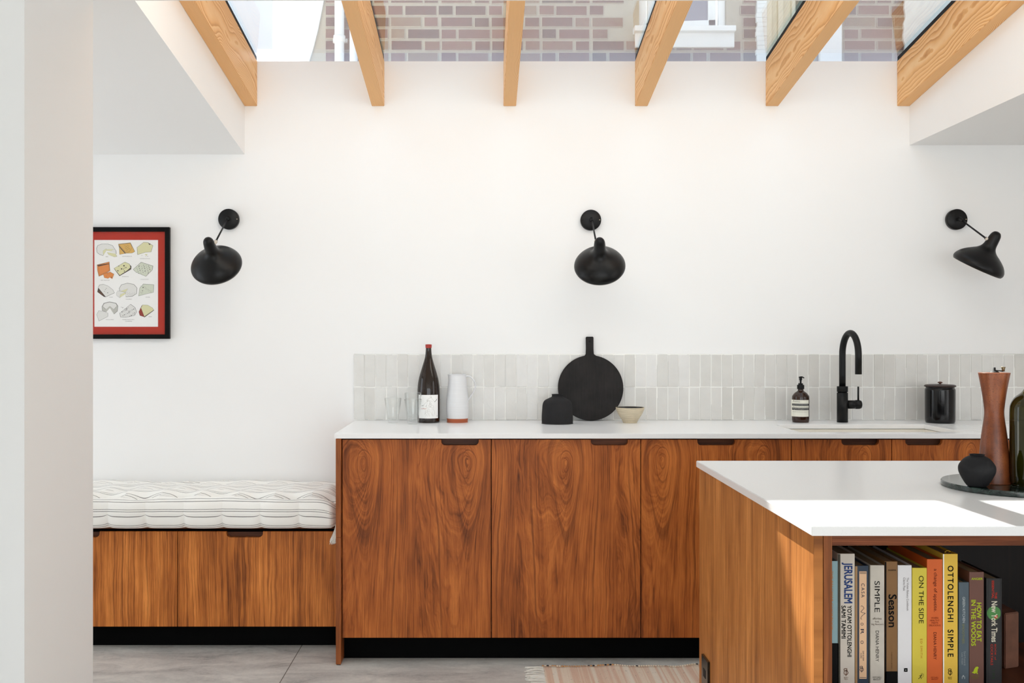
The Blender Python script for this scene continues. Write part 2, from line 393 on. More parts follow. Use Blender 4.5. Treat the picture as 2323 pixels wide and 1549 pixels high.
# rafters
raf_u = [555, 843.5, 1142.2, 1440.5, 1736.9, 2034.9]
raf_lab = ['pale fir roof rafter at the far left, against the sloping white ceiling',
           'pale fir roof rafter second from left, over the wine bottle, knots on its underside',
           'pale fir roof rafter rising almost straight up, nearly above the round black board',
           'pale fir roof rafter crossing in front of the neighbour\'s white sash window',
           'pale fir roof rafter second from right, with a thin black strip along its top',
           'pale fir roof rafter at the far right, against the white shaft wall']
RL = L
for i, u in enumerate(raf_u):
    x0 = wx(u, 4.62); x1 = x0 + 0.0583
    bm = B()
    yb, yf = -0.0005, -RL + 0.001
    vs = []
    for (yy) in (yb, yf):
        s = -yy * SL
        vs.append([bm.verts.new((x, yy, z)) for x, z in ((x0, ZB + s), (x1, ZB + s), (x1, ZT + s), (x0, ZT + s))])
    a, b = vs
    bm.faces.new(a); bm.faces.new(b[::-1])
    for k in range(4): bm.faces.new((a[k], b[k], b[(k + 1) % 4], a[(k + 1) % 4]))
    bmesh.ops.recalc_face_normals(bm, faces=bm.faces[:])
    bmesh.ops.bevel(bm, geom=bm.edges[:], offset=0.0015, segments=2, affect='EDGES')
    o = obj('roof_rafter', bm, fir('fir_timber', i * 3.7 + 1, x0), loc=(x0, 0, ZB))
    tag(o, raf_lab[i], 'rafter', 'timber rafters under the roof glazing')
    # black glazing gasket on top of the rafter
    bm = B(); prism(bm, [(0.0, ZT), (-RL, ZT + SL * RL), (-RL, ZT + SL * RL + 0.020), (0.0, ZT + 0.020)], x0 + 0.002, x1 - 0.002, 'x')
    obj('glazing_gasket', bm, M_rubber, o)
M_roofglass = thin_glass('roof_glass', (0.96, 0.975, 0.97, 1), 2.8, 0.055, gcol=(0.95, 0.90, 1.0, 1))
gxs = [wx(u, 4.62) + 0.029 for u in raf_u]
for i in range(5):
    bm = B(); a0, a1 = gxs[i] + 0.002, gxs[i + 1] - 0.002
    prism(bm, [(0.11, ZT - SL * 0.11 + 0.0205), (-RL, ZT + SL * RL + 0.0205), (-RL, ZT + SL * RL + 0.0305), (0.11, ZT - SL * 0.11 + 0.0305)], a0, a1, 'x')
    struct('window_%d' % (i + 1), bm, M_roofglass)

# ------------------------------------------------------------------ the neighbour's house seen through the roof glazing
DN = 6.47; YN = CY + DN
NX = lambda u: wx(u, DN)
NZ = lambda v: wz(v, DN)
def brick_mat():
    a = N('neighbour_brick'); p, x, y, z = a.pos()
    at = a.n('ShaderNodeAttribute', attribute_name='tone'); tone = at.outputs['Fac']
    n = a.noise(p, 30, 4, 0.65); n2 = a.noise(p, 6, 2)
    col = a.ramp(a.math('ADD', a.math('MULTIPLY', tone, 0.6), a.math('MULTIPLY', n, 0.4)), [(0.15, C(66, 50, 44)), (0.4, C(104, 68, 60)), (0.6, C(122, 82, 70)), (0.85, C(136, 118, 92))])
    a.base(a.mix(a.math('MULTIPLY', n2, 0.35), col, C(92, 90, 68))); a.set(rough=0.9); a.bump(n, 0.4, 0.004); return a.m
M_brick = brick_mat(); M_mortar = plain('lime_mortar', C(172, 166, 148), 0.95, var=0.14, vs=30, bump=0.3)
bm = B()
xw0, xw1, zw1 = NX(620), 6.2, 6.42
wi = dict(x0=NX(1450), x1=NX(1648), z0=NZ(68), z1=NZ(68) + 1.3)             # window hole
box(bm, xw0, wi['x0'], YN + 0.004, YN + 0.3, -0.05, zw1); box(bm, wi['x1'], xw1, YN + 0.004, YN + 0.3, -0.05, zw1)
box(bm, wi['x0'], wi['x1'], YN + 0.004, YN + 0.3, -0.05, wi['z0']); box(bm, wi['x0'], wi['x1'], YN + 0.004, YN + 0.3, wi['z1'], zw1)
tone = []
joint0 = NZ(117) 
rr = random.Random(3)
nf0 = len(bm.faces)
tones = [0.5] * nf0
for c in range(-9, 27):
    z0 = joint0 + c * 0.0765 + 0.005; x = NX(735) - rr.random() * 0.02 - (0.11 if c % 2 else 0); k = c % 2
    while x < 4.6:
        w = 0.205 if k % 2 else 0.098; t = rr.random()
        X0, X1 = max(x, NX(738)), x + w + rr.uniform(-0.006, 0.006); dz = rr.uniform(-0.002, 0.002)
        inwin = X1 > wi['x0'] - 0.02 and X0 < wi['x1'] + 0.02 and z0 + 0.065 > wi['z0'] and z0 < wi['z1']
        if X1 - X0 > 0.02 and not inwin:
            n0 = len(bm.faces); box(bm, X0, X1, YN - 0.004 + rr.uniform(-0.002, 0.002), YN + 0.02, z0 + dz, z0 + 0.065 + dz, bev=0.004, seg=1, mi=1)
            tones += [t] * (len(bm.faces) - len(tones))
        x += w + 0.012; k += 1
o = struct('exterior_wall', bm, [M_mortar, M_brick])
at = o.data.attributes.new('tone', 'FLOAT', 'FACE')
for i, p in enumerate(o.data.polygons): at.data[i].value = tones[i] if i < len(tones) else 0.5
# left white render strip, slanted edge imitating bright glare; painted pieces at the right
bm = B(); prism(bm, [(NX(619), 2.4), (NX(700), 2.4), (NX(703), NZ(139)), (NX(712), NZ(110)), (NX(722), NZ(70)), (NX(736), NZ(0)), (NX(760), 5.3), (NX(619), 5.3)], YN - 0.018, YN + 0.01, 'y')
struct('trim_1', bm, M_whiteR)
bm = B(); prism(bm, [(NX(2048), 2.4)] + [(NX(2048 + rr.uniform(-3, 3)), NZ(200 - 12 * i)) for i in range(40)] + [(4.9, NZ(-280)), (4.9, 2.4)], YN - 0.022, YN + 0.01, 'y')
struct('trim_2', bm, M_whiteR)
# pipes
def pipe(u, r, label, coll=True):
    t = thing('downpipe', label, 'pipe', (NX(u), YN - 0.06, 0.0))
    bm = B(); tube(bm, [(NX(u), YN - 0.06, 0), (NX(u), YN - 0.06, 5.0)], r, 20); obj('pipe', bm, M_white, t, smooth=True)
    if coll:
        bm = B(); z = NZ(95); tube(bm, [(NX(u), YN - 0.06, z - 0.02), (NX(u), YN - 0.06, z + 0.02)], r * 1.25, 20); box(bm, NX(u) - r * 1.5, NX(u) + r * 1.5, YN - 0.03, YN, z - 0.012, z + 0.012)
        obj('socket_collar', bm, M_white, t)
pipe(773, 0.031, 'white plastic downpipe with a wider collar, on the wall left of the second rafter')
pipe(805, 0.026, 'thinner white pipe half hidden behind the second roof rafter', False)
# sash window
t = thing('sash_window', 'white painted sash window with a deep sill in the neighbour\'s brick wall', 'window', ((wi['x0'] + wi['x1']) / 2, YN, wi['z0']))
bm = B(); x0, x1, z0, z1 = wi['x0'], wi['x1'], wi['z0'], wi['z1']
yy0, yy1 = YN + 0.03, YN + 0.12
box(bm, x0, x0 + 0.05, yy0, yy1, z0, z1, .004); box(bm, x1 - 0.045, x1, yy0, yy1, z0, z1, .004); box(bm, x0, x1, yy0, yy1, z1 - 0.05, z1, .004)
obj('window_frame', bm, M_white, t)
bm = B(); a0, a1 = x0 + 0.062, x1 - 0.055; yb0, yb1 = YN + 0.06, YN + 0.10
box(bm, a0, a0 + 0.05, yb0, yb1, z0 + 0.01, z1 - 0.05, .004); box(bm, a1 - 0.05, a1, yb0, yb1, z0 + 0.01, z1 - 0.05, .004)
prism(bm, [(a0, z0 + 0.015), (a1, z0 + 0.03), (a1, z0 + 0.085), (a0, z0 + 0.07)], yb0, yb1, 'y'); box(bm, a0, a1, yb0, yb1, z1 - 0.7, z1 - 0.65, .004)
obj('sash', bm, M_white, t)
M_pane = plain('neighbour_window_pane', C(120, 122, 136), 0.12, var=0.02, spec=0.8)
boxobj('pane', (a0 + 0.03, a1 - 0.03, YN + 0.078, YN + 0.084, z0 + 0.05, z1 - 0.08), M_pane, t, bev=0)
bm = B(); box(bm, x0 - 0.04, x1 + 0.045, YN - 0.075, YN + 0.06, z0 - 0.028, z0 + 0.008, .004); obj('sill', bm, M_white, t)
bm = B(); box(bm, x0 - 0.03, x1 + 0.045, YN - 0.03, YN + 0.01, NZ(110), z0 - 0.028, .003); obj('sill_block', bm, M_white, t)
bm = B(); zs = NZ(200)
for k in range(34):
    z = zs + k * 0.03; w = rr.uniform(-0.006, 0.006); box(bm, NX(1714) + w, NX(1737), YN - 0.03, YN + 0.01, z, z + 0.031)
t = tag(obj('painted_pier', bm, M_whiteR, loc=None), 'rough white painted strip of wall right of the sash window', 'wall strip')
t = thing('door_frame', 'cream painted moulded door frame left of the fifth roof rafter', 'door frame', (NX(1772), YN, 0))
bm = B()
for k, (u0, u1, dd) in enumerate(((1737, 1748, .03), (1748, 1762, .015), (1762, 1774, .035), (1774, 1792, .02), (1792, 1800, .045))): box(bm, NX(u0), NX(u1), YN - dd, YN + 0.01, 0, 4.6, .003)
M_creamp = plain('cream_gloss_paint', C(214, 214, 196), 0.45, var=0.08, vs=20)
obj('architrave', bm, M_creamp, t)
boxobj('door_panel', (NX(1800), NX(1852), YN - 0.01, YN + 0.01, 0, 4.4), plain('grey_green_door', C(120, 128, 116), 0.4), t)
t = tag(boxobj('outlet_pipe', (NX(1855), NX(1905), YN - 0.05, YN + 0.0, 0, 5.0), M_white, bev=0.012), 'white boxed upright on the brick wall right of the fifth rafter', 'pipe casing')

# ------------------------------------------------------------------ wall cabinets, bench
YD = CY + D1                       # door face
HW = 0.92                          # worktop height
ZDT = 0.894; ZDB = 0.1035
def door_mesh(x0, x1, z0, z1, yf, th, notch):
    """slab with a rounded hand cut-out in its top edge"""
    n0, n1, nd, r = notch
    pts = [(x0, z0), (x1, z0), (x1, z1)]
    if n1 < x1: pts += [(n1, z1)]
    pts += [(n1 - r + r * math.cos(a), z1 - nd + r * (1 - 0) + r * math.sin(a)) for a in [-(PI / 2) * k / 8 for k in range(0, 9)]]
    if n0 > x0:
        pts += [(n0 + r - r * math.cos(a), z1 - nd + r + r * math.sin(a)) for a in [-(PI / 2) * (8 - k) / 8 for k in range(0, 9)]] + [(n0, z1)]
        pts += [(x0, z1)]
    bm = B(); fs = prism(bm, pts, yf, yf + th, 'y')
    return bm
seams = [wx(u, D1) for u in (776, 1114.3, 1453.6, 1795.5, 2023)] + [2.56]
notches = [(1001, 1086), (1340.5, 1425), (1582, 1668), (1908.7, 1994), (2053.7, 2138)]
clab = ['walnut base cabinet at the left end under the wine bottle, two knots near its top',
        'walnut base cabinet under the round black board and black vase, one knot near its top',
        'walnut base cabinet half hidden behind the left corner of the island',
        'narrow walnut cabinet front under the black tap, seen above the island',
        'walnut cabinet front under the dark lidded canister, seen above the island']
for i in range(5):
    x0, x1 = seams[i] + 0.0018, seams[i + 1] - 0.0018
    t = thing('base_cabinet', clab[i], 'cabinet', ((x0 + x1) / 2, YD + 0.3, 0.1), 'walnut base cabinets along the wall')
    na, nb = wx(notches[i][0], D1), wx(notches[i][1], D1)
    # carcass: open-topped under the sink
    bm = B(); yc = YD + 0.052
    zc_ = 0.70 if i > 2 else 0.898
    box(bm, x0, x0 + 0.018, yc, -0.02, ZDB, zc_); box(bm, x1 - 0.018, x1, yc, -0.02, ZDB, zc_); box(bm, x0 + 0.018, x1 - 0.018, yc, -0.02, ZDB, ZDB + 0.018)
    box(bm, x0 + 0.018, x1 - 0.018, -0.04, -0.02, ZDB + 0.018, zc_)
    obj('carcass', bm, M_dark, t)
    dm = door_mesh(x0, x1, ZDB, ZDT, YD, 0.02, (na, nb, 0.0225, 0.016))
    obj('door', dm, M_door, t)
    bm = B(); box(bm, x0, x1, YD + 0.028, YD + 0.05, 0.83, 0.8985); box(bm, na - 0.004, nb + 0.004, YD + 0.02, YD + 0.03, 0.845, 0.8715)
    obj('handle_recess', bm, M_recess, t)
    for ga, gb in ((x0 - 0.0015, x0 + 0.003), (x1 - 0.003, x1 + 0.0015)):
        bm = B(); box(bm, ga, gb, YD + 0.021, YD + 0.03, ZDB, 0.83); obj('seam_shade_strip', bm, M_gap, t)  # black strip behind the door seam, put in for its shade
bm = B(); box(bm, wx(774, D1), seams[-1], CY + 4.045, CY + 4.06, 0.0, ZDB); tag(obj('plinth', bm, M_plinth), 'black recessed plinth under the tall walnut base cabinets', 'plinth')
# end panel
xp0, xp1 = wx(761.6, 3.953), wx(773.2, 3.953)
t = thing('end_panel', 'tall thin walnut end panel between the bench and the base cabinets', 'panel', (xp0, -0.3, 0))
bm = B(); box(bm, xp0, xp1, CY + 3.953, -0.001, 0.5075, 0.8995, bev=0.0008); obj('upper_panel', bm, M_edge, t)
bm = B(); box(bm, xp0 + 0.0004, xp1 + 0.0004, CY + 3.953, -0.001, 0.004, 0.5068, bev=0.0008); obj('lower_panel', bm, M_edge, t)
bm = B(); box(bm, xp0 + 0.002, xp1 - 0.002, CY + 3.96, -0.01, 0.0, 0.005); obj('foot_pad', bm, M_rubber, t)
bm = B(); box(bm, xp1 + 0.0005, seams[0] + 0.0012, CY + 3.99, -0.02, 0.1, 0.898); obj('shadow_gap', bm, M_gap, t)

# worktop with sink cut-out and drainer grooves
xs0, xs1 = wx(1755.6, 4.387), wx(2097, 4.387)
ys1, ys0 = CY + 4.387, CY + 4.022
xw, xe = -0.5895, 2.565; yf_ = CY + 3.955
def slab_with_hole(x0, x1, y0, y1, z0, z1, hx0, hx1, hy0, hy1):
    bm = B(); o = [(x0, y0), (x1, y0), (x1, y1), (x0, y1)]; h = [(hx0, hy0), (hx1, hy0), (hx1, hy1), (hx0, hy1)]
    V = {}
    for z, nm in ((z0, 'b'), (z1, 't')):
        V['o' + nm] = [bm.verts.new((a, b, z)) for a, b in o]; V['h' + nm] = [bm.verts.new((a, b, z)) for a, b in h]
        for k in range(4):
            j = (k + 1) % 4; bm.faces.new((V['o' + nm][k], V['o' + nm][j], V['h' + nm][j], V['h' + nm][k]))
    for k in range(4):
        j = (k + 1) % 4
        bm.faces.new((V['ob'][k], V['ob'][j], V['ot'][j], V['ot'][k])); bm.faces.new((V['hb'][k], V['hb'][j], V['ht'][j], V['ht'][k]))
    bmesh.ops.recalc_face_normals(bm, faces=bm.faces[:])
    bmesh.ops.bevel(bm, geom=[e for e in bm.edges if e.calc_face_angle(0) > 1], offset=0.0012, segments=2, affect='EDGES')
    return bm
bm = slab_with_hole(xw, xe, yf_, -0.0005, HW - 0.0195, HW, xs0, xs1, ys0, ys1)
wt = obj('worktop', bm, M_quartz)
# drainer grooves cut with a boolean, then baked into the mesh
bm = B()
for k in range(8):
    y = CY + 4.05 + k * 0.045
    tube(bm, [(xs1 + 0.05, y, HW + 0.0025), (xs1 + 0.60, y, HW + 0.0025)], 0.006, 12)
cut = obj('groove_cutter', bm, M_quartz)
md = wt.modifiers.new('grooves', 'BOOLEAN'); md.object = cut; md.operation = 'DIFFERENCE'; md.solver = 'EXACT'
dg = bpy.context.evaluated_depsgraph_get(); me2 = bpy.data.meshes.new_from_object(wt.evaluated_get(dg))
wt.modifiers.clear(); 
if len(me2.polygons) > 20: wt.data = me2
bpy.data.objects.remove(cut)
tag(wt, 'long white quartz worktop along the wall, with drainer grooves cut beside the sink', 'worktop')
# sink
t = thing('sink', 'white undermounted sink basin below the cut-out beside the black tap', 'sink', ((xs0 + xs1) / 2, (ys0 + ys1) / 2, HW - 0.2))
M_sink = plain('cream_sink', C(240, 236, 226), 0.3, var=0.02)
bm = B(); e = 0.004; zt_ = HW - 0.0215; dp = 0.17
def basin(bm, x0, x1, y0, y1, z0, z1, th):
    box(bm, x0 - th, x1 + th, y0 - th, y1 + th, z0 - th, z0)
    box(bm, x0 - th, x0, y0 - th, y1 + th, z0, z1); box(bm, x1, x1 + th, y0 - th, y1 + th, z0, z1)
    box(bm, x0, x1, y0 - th, y0, z0, z1); box(bm, x0, x1, y1, y1 + th, z0, z1)
basin(bm, xs0 - e, xs1 + e, ys0 - e, ys1 + e, zt_ - dp, zt_, 0.006); obj('basin', bm, M_sink, t)
bm = B(); lathe(bm, [(0, 0.002), (0.028, 0.002), (0.032, 0.0005), (0.032, -0.004), (0, -0.004)], ((xs0 + xs1) / 2, (ys0 + ys1) / 2 + 0.08, zt_ - dp + 0.002), 32); obj('drain', bm, M_nickel, t)

# tiled splashback
def tile_mat():
    a = N('glazed_handmade_tile'); p, x, y, z = a.pos()
    at = a.n('ShaderNodeAttribute', attribute_name='tone'); tone = at.outputs['Fac']
    n = a.noise(p, 14, 4, 0.6, 0.4); n2 = a.noise(p, 90, 3)
    base = a.ramp(tone, [(0.0, C(208, 206, 200)), (0.35, C(220, 219, 215)), (0.7, C(214, 212, 207)), (1.0, C(224, 223, 220))])
    k = a.math('MULTIPLY_ADD', n, 0.16, 0.91)
    col = a.mix(1.0, base, a.xyz(k, k, k), 'MULTIPLY')
    a.base(col); a.set(rough=0.22, spec=0.5); a.bump(a.math('MULTIPLY_ADD', n2, 0.2, n), 0.25, 0.004); return a.m
M_tile = tile_mat(); M_grout = plain('white_grout', C(246, 246, 242), 0.9, var=0.02)
tx0 = wx(802.6, 4.612); pitch = 0.05015; ztile = HW + 0.001
t = thing('tile_splashback', 'pale glazed handmade tile splashback, two rows of narrow upright tiles', 'splashback', (1.2, -0.004, HW))
bm = B(); box(bm, tx0 + 0.001, 2.56, -0.0076, -0.0005, ztile, ztile + 0.3035); obj('grout', bm, M_grout, t)
bm = B(); tn = []
rr = random.Random(11)
n = int((2.56 - tx0) / pitch)
for row in range(2):
    z0 = ztile + 0.0015 + row * 0.1525
    for k in range(n):
        j = lambda s: rr.uniform(-s, s)
        xa, xb = tx0 + k * pitch + 0.0008 + (j(.002) if row == 0 else j(.001)), tx0 + (k + 1) * pitch - 0.0012 + j(.0006)
        za, zb = z0 + j(.0006), z0 + 0.1495 + j(.0008)
        yf = -0.0095 + j(0.0006); tilt = j(0.0007); tiltz = j(.0007)
        P8 = [(xa + j(.0006), za, 1), (xb + j(.0006), za, 1), (xb + j(.0009), zb, 1), (xa + j(.0009), zb, 1)]
        fr = [bm.verts.new((x, yf + (tilt if q in (1, 2) else -tilt) + (tiltz if q > 1 else -tiltz), z)) for q, (x, z, _) in enumerate(P8)]
        bk = [bm.verts.new((x, -0.0030, z)) for (x, z, _) in P8]
        f = bm.faces.new(fr)
        for q in range(4): bm.faces.new((fr[q], bk[q], bk[(q + 1) % 4], fr[(q + 1) % 4]))
        bmesh.ops.bevel(bm, geom=list(f.edges) + [e for v in fr for e in v.link_edges if e not in f.edges], offset=0.0018, segments=2, affect='EDGES')
        tv = rr.random(); tn += [tv] * (len(bm.faces) - len(tn))
bmesh.ops.recalc_face_normals(bm, faces=bm.faces[:])
o = obj('tiles', bm, M_tile, t)
at = o.data.attributes.new('tone', 'FLOAT', 'FACE')
for i in range(len(o.data.polygons)): at.data[i].value = tn[i] if i < len(tn) else 0.5
# white bead along the top edge of the tiles
bm = B(); tube(bm, [(tx0, -0.004, ztile + 0.3045), (2.56, -0.004, ztile + 0.3045)], 0.0022, 8); obj('sealant_bead', bm, M_grout, t)

# bench
DB = 4.14; YB = CY + DB; zb1 = wz(1205.5, DB); zb0 = wz(1421, DB)
bs = [(wx(43, DB), wx(401.5, DB), (wx(150, DB), wx(226, DB))), (wx(403.5, DB), xp0 - 0.003, (wx(513.5, DB), wx(596.5, DB)))]
bl = ['low walnut bench cabinet beside the white pier, its hand cut-out mostly hidden', 'low walnut bench cabinet beside the tall end panel, hand cut-out under the cushion']
for i, (x0, x1, (na, nb)) in enumerate(bs):
    t = thing('bench_cabinet', bl[i], 'bench', ((x0 + x1) / 2, YB + 0.22, 0.1), 'walnut bench cabinets under the window seat cushion')
    bm = B(); box(bm, x0, x1, YB + 0.045, -0.001, zb0, zb1 - 0.004); obj('carcass', bm, M_dark, t)
    obj('door', door_mesh(x0, x1, zb0, zb1, YB, 0.02, (na, nb, 0.0245, 0.018)), M_bench, t)
    bm = B(); box(bm, na - 0.01, nb + 0.01, YB + 0.022, YB + 0.044, zb1 - 0.06, zb1 - 0.003); obj('handle_recess', bm, M_recess, t)
    bm = B(); box(bm, x0, x1, YB + 0.021, YB + 0.03, zb0, zb1 - 0.065); obj('seam_shade_strip', bm, M_gap, t)  # black sheet behind the door, colour standing in for shade at its edges
bm = B(); box(bm, wx(43, DB), xp0 - 0.0004, CY + 4.216, CY + 4.232, 0, zb0); tag(obj('plinth', bm, M_plinth), 'black recessed plinth under the low walnut bench', 'plinth')
zs_ = wz(1200, 4.15)
t = thing('bench_board', 'thin dark walnut seat board under the striped cushion', 'seat board', (-1.2, -0.24, zb1))
bm = B(); box(bm, wx(43, DB), xp0 - 0.0004, YB + 0.014, -0.001, zb1 + 0.009, zb1 + 0.014, bev=0.0008); obj('board', bm, M_rail, t)
bm = B(); box(bm, wx(43, DB), xp0 - 0.0004, YB + 0.012, -0.001, zb1 - 0.003, zb1 + 0.009); obj('shadow_gap', bm, M_gap, t)
ZS = zb1 + 0.014

# striped tufted cushion
def stripe_mat():
    a = N('striped_linen'); p, x, y, z = a.pos()
    uv = a.n('ShaderNodeUVMap', uv_map='stripe'); sp = a.n('ShaderNodeSeparateXYZ'); a.l(uv.outputs[0], sp.inputs[0])
    u, v = sp.outputs[0], sp.outputs[1]
    wv = a.math('MULTIPLY', a.math('SUBTRACT', a.noise(a.xyz(a.math('MULTIPLY', u, 6), 0, 0), 1, 2), 0.5), 0.004)
    s = a.math('FRACT', a.math('DIVIDE', a.math('ADD', v, wv), 0.079))
    w0, w1 = (0, 0, 0, 1), (1, 1, 1, 1); th = (0.28, 0.28, 0.28, 1)
    m = a.ramp(s, [(0.0, w0), (0.10, w1), (0.127, w0), (0.197, w1), (0.222, w0), (0.545, w1), (0.582, w0), (0.64, th), (0.652, w0), (0.715, w1), (0.752, w0)], 'CONSTANT')
    fib = a.noise(a.xyz(a.math('MULTIPLY', u, 900), a.math('MULTIPLY', v, 200), 0), 1, 2)
    m2 = a.math('MULTIPLY', m, a.math('MULTIPLY_ADD', fib, 0.7, 0.42), clamp=True)
    weave = a.noise(a.xyz(a.math('MULTIPLY', u, 500), a.math('MULTIPLY', v, 900), 0), 1, 2)
    k = a.math('MULTIPLY_ADD', weave, 0.10, 0.95)
    col = a.mix(m2, C(252, 251, 246), C(74, 66, 66))
    a.base(a.mix(1.0, col, a.xyz(k, k, k), 'MULTIPLY')); a.set(rough=0.95, spec=0.1, sheen=0.2); a.bump(weave, 0.15, 0.001); return a.m
M_stripe = stripe_mat()
cx0, cx1 = wx(43, DB) + 0.01, xp0 - 0.004; cy0, cy1 = CY + 4.075, -0.006; CH = 0.136; CB = ZS + 0.001
def cushion():
    bm = B(); uvl = bm.loops.layers.uv.new('stripe')
    NU, NV = 340, 160; Lx = (cx1 - cx0) / 2; Wy = (cy1 - cy0) / 2; Hz = CH / 2
    mx, my, mz = (cx0 + cx1) / 2, (cy0 + cy1) / 2, CB + Hz
    sg = lambda q, e: math.copysign(abs(q) ** e, q)
    ring0 = [(-Wy * sg(math.cos(a), 0.32), Hz * sg(math.sin(a), 0.62)) for a in [2 * PI * k / NV for k in range(NV)]]
    acc = [0]
    for k in range(NV): a, b = ring0[k], ring0[(k + 1) % NV]; acc.append(acc[-1] + math.hypot(a[0] - b[0], a[1] - b[1]))
    ty, tx = 0.128, 0.158
    jit = [[(rr_.uniform(-.012, .012), rr_.uniform(-.010, .010)) for _ in range(8)] for rr_ in [random.Random(q) for q in range(40)]]
    def tuft(x, y):
        j = round((y - (cy1 - 0.075)) / ty); oy = cy1 - 0.075 + j * ty; off = (0.33 * j % 1) * tx
        i = round((x - off) / tx); ox = i * tx + off + jit[i % 40][j % 8][0]; oy += jit[i % 40][j % 8][1]
        if j > 0 or j < -3: return 0, 0
        dx, dy = x - ox, y - oy; r = math.hypot(dx, dy * 1.1)
        return math.exp(-r / 0.034), math.exp(-abs(dy) / 0.02) * math.exp(-abs(dx) / 0.2)
    rings = []
    for i in range(NU + 1):
        tt = -PI / 2 + PI * i / NU
        sx = sg(math.sin(tt), 0.25) ; sc = abs(math.cos(tt)) ** 0.30 if abs(math.cos(tt)) > 1e-6 else 0.0
        # spread the samples evenly where the cushion is straight
        x = mx + Lx * (i / NU * 2 - 1)
        e = 1 - abs(i / NU * 2 - 1); sc = min(1, (1 - (1 - min(e * Lx * 2 / 0.20, 1)) ** 2.4)) ** 0.5
        sy = min(1, (1 - (1 - min(e * Lx * 2 / 0.09, 1)) ** 2.6)) ** 0.4
        ring = []
        for (yy, zz) in ring0:
            endf = 1 - sc
            y = my + yy * (0.25 + 0.75 * sy) - endf * 0.02; z = mz + zz * (0.10 + 0.90 * sc) - Hz * endf * 0.42
            top = max(0, (z - mz) / Hz)
            t1, t2 = tuft(x, y)
            edge = min(1, min(y - cy0, cy1 - y) / 0.05)
            z += top * (-(0.062 * t1 + 0.014 * t2) * max(edge, 0) * sc + 0.012 + 0.004 * math.sin(x * 9 + y * 14) + 0.010 * max(0, 1 - abs(y - my) / Wy))
            # pulls along the front edge
            ph = ((x - 0.03) / 0.157) % 1.0; pull = math.exp(-min(ph, 1 - ph) / 0.09)
            fr = max(0, 1 - (y - cy0) / 0.05)
            y += fr * (0.012 * pull * (0.4 + 0.6 * max(0, -(z - mz) / Hz)) + 0.004 * math.sin(x * 23))
            if z < mz: z += 0.010 * pull * fr - 0.018 * fr * min(1, (mz - z) / Hz * 1.5)
            ring.append(bm.verts.new((x, y, max(z, CB if y > YB + 0.010 else CB - 0.020))))
        rings.append(ring)
    for i in range(NU):
        for k in range(NV):
            j = (k + 1) % NV
            f = bm.faces.new((rings[i][k], rings[i][j], rings[i + 1][j], rings[i + 1][k])); f.smooth = True
            for lp, (uu, vv) in zip(f.loops, ((i, k), (i, k + 1), (i + 1, k + 1), (i + 1, k))): lp[uvl].uv = ((cx0 + (cx1 - cx0) * uu / NU), acc[vv])
    bm.faces.new(rings[0]); bm.faces.new(rings[-1][::-1])
    bmesh.ops.recalc_face_normals(bm, faces=bm.faces[:])
    return bm
t = thing('bench_cushion', 'long cream tufted cushion with fine dark stripes on the walnut bench', 'cushion', ((cx0 + cx1) / 2, -0.27, CB))
obj('mattress', cushion(), M_stripe, t)
M_yarn = plain('white_cotton_yarn', C(240, 238, 230), 0.95, var=0.04)
rr = random.Random(5)
def tassel(x, y, z):
    bm = B()
    for k in range(80):
        a = rr.uniform(0, 2 * PI); r = rr.uniform(0, 0.006); sx = rr.uniform(-0.030, 0.006); sy = rr.uniform(-0.012, 0.008); ln = rr.uniform(0.060, 0.078)
        tube(bm, spline([(x, y, z + 0.016), (x + r * math.cos(a), y + r * math.sin(a), z), (x + r * math.cos(a) + sx * 0.35, y + sy * 0.4, z - ln * 0.5), (x + sx, y + sy, z - ln)], 4), 0.0015, 5)
    o = obj('tassel', bm, M_yarn, t)
    bm = B(); tube(bm, [(x, y, z + 0.001), (x, y, z - 0.006)], 0.0078, 14); obj('binding', bm, M_yarn, o)
tassel(cx1 - 0.014, CY + 4.108, wz(1192, 4.1))

# ------------------------------------------------------------------ island
YI0, YI1 = CY + 2.008, CY + 3.07
xi = 0.668; xiR = 2.2
yw0, yw1 = CY + 1.994, CY + 3.072
bm = B(); prism(bm, [(0.659, yw0), (xiR + 0.01, yw0), (xiR + 0.01, yw1), (0.659, yw1)], HW - 0.0195, HW, 'z')
bmesh.ops.bevel(bm, geom=bm.edges[:], offset=0.0014, segments=2, affect='EDGES')
tag(obj('island_worktop', bm, M_quartz), 'white quartz island worktop with sunlight across its near end', 'worktop')
t = thing('island_cabinet', 'walnut kitchen island with an open bookshelf at its near end', 'island', (1.8, CY + 2.5, 0))
ZR = HW - 0.0198
M_islf = walnut('walnut_island_front', 'x', (), light=(176, 108, 62), mid=(142, 82, 44), dark=(98, 54, 30), seed=31.0, zs=0.8)
bm = B(); box(bm, xi, xi + 0.0185, YI0, YI1, 0.0, ZR, bev=0.0006); obj('end_panel', bm, M_island, t)
bm = B(); box(bm, xi + 0.0200, xi + 0.0372, YI0 + 0.0005, YI0 + 0.34, 0.0, ZR, bev=0.0006); obj('stile', bm, M_islf, t)
zr0 = wz(1237.5, 2.009)
bm = B(); box(bm, xi + 0.0374, xiR, YI0 + 0.0015, YI0 + 0.34, zr0, ZR, bev=0.0006); obj('top_rail', bm, M_rail, t)
ZSH = 0.5795
bm = B(); box(bm, xi + 0.0374, xiR, YI0 + 0.002, YI0 + 0.34, ZSH - 0.02, ZSH, bev=0.0006); obj('shelf', bm, M_rail, t)
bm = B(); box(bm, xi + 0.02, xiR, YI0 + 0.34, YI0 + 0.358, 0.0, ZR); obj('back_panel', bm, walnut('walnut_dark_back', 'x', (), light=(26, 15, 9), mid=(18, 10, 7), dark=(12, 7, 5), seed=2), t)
bm = B(); box(bm, xi + 0.0374, xiR, YI0 + 0.03, YI0 + 0.05, 0.0, ZSH - 0.02); obj('lower_front', bm, M_islf, t)
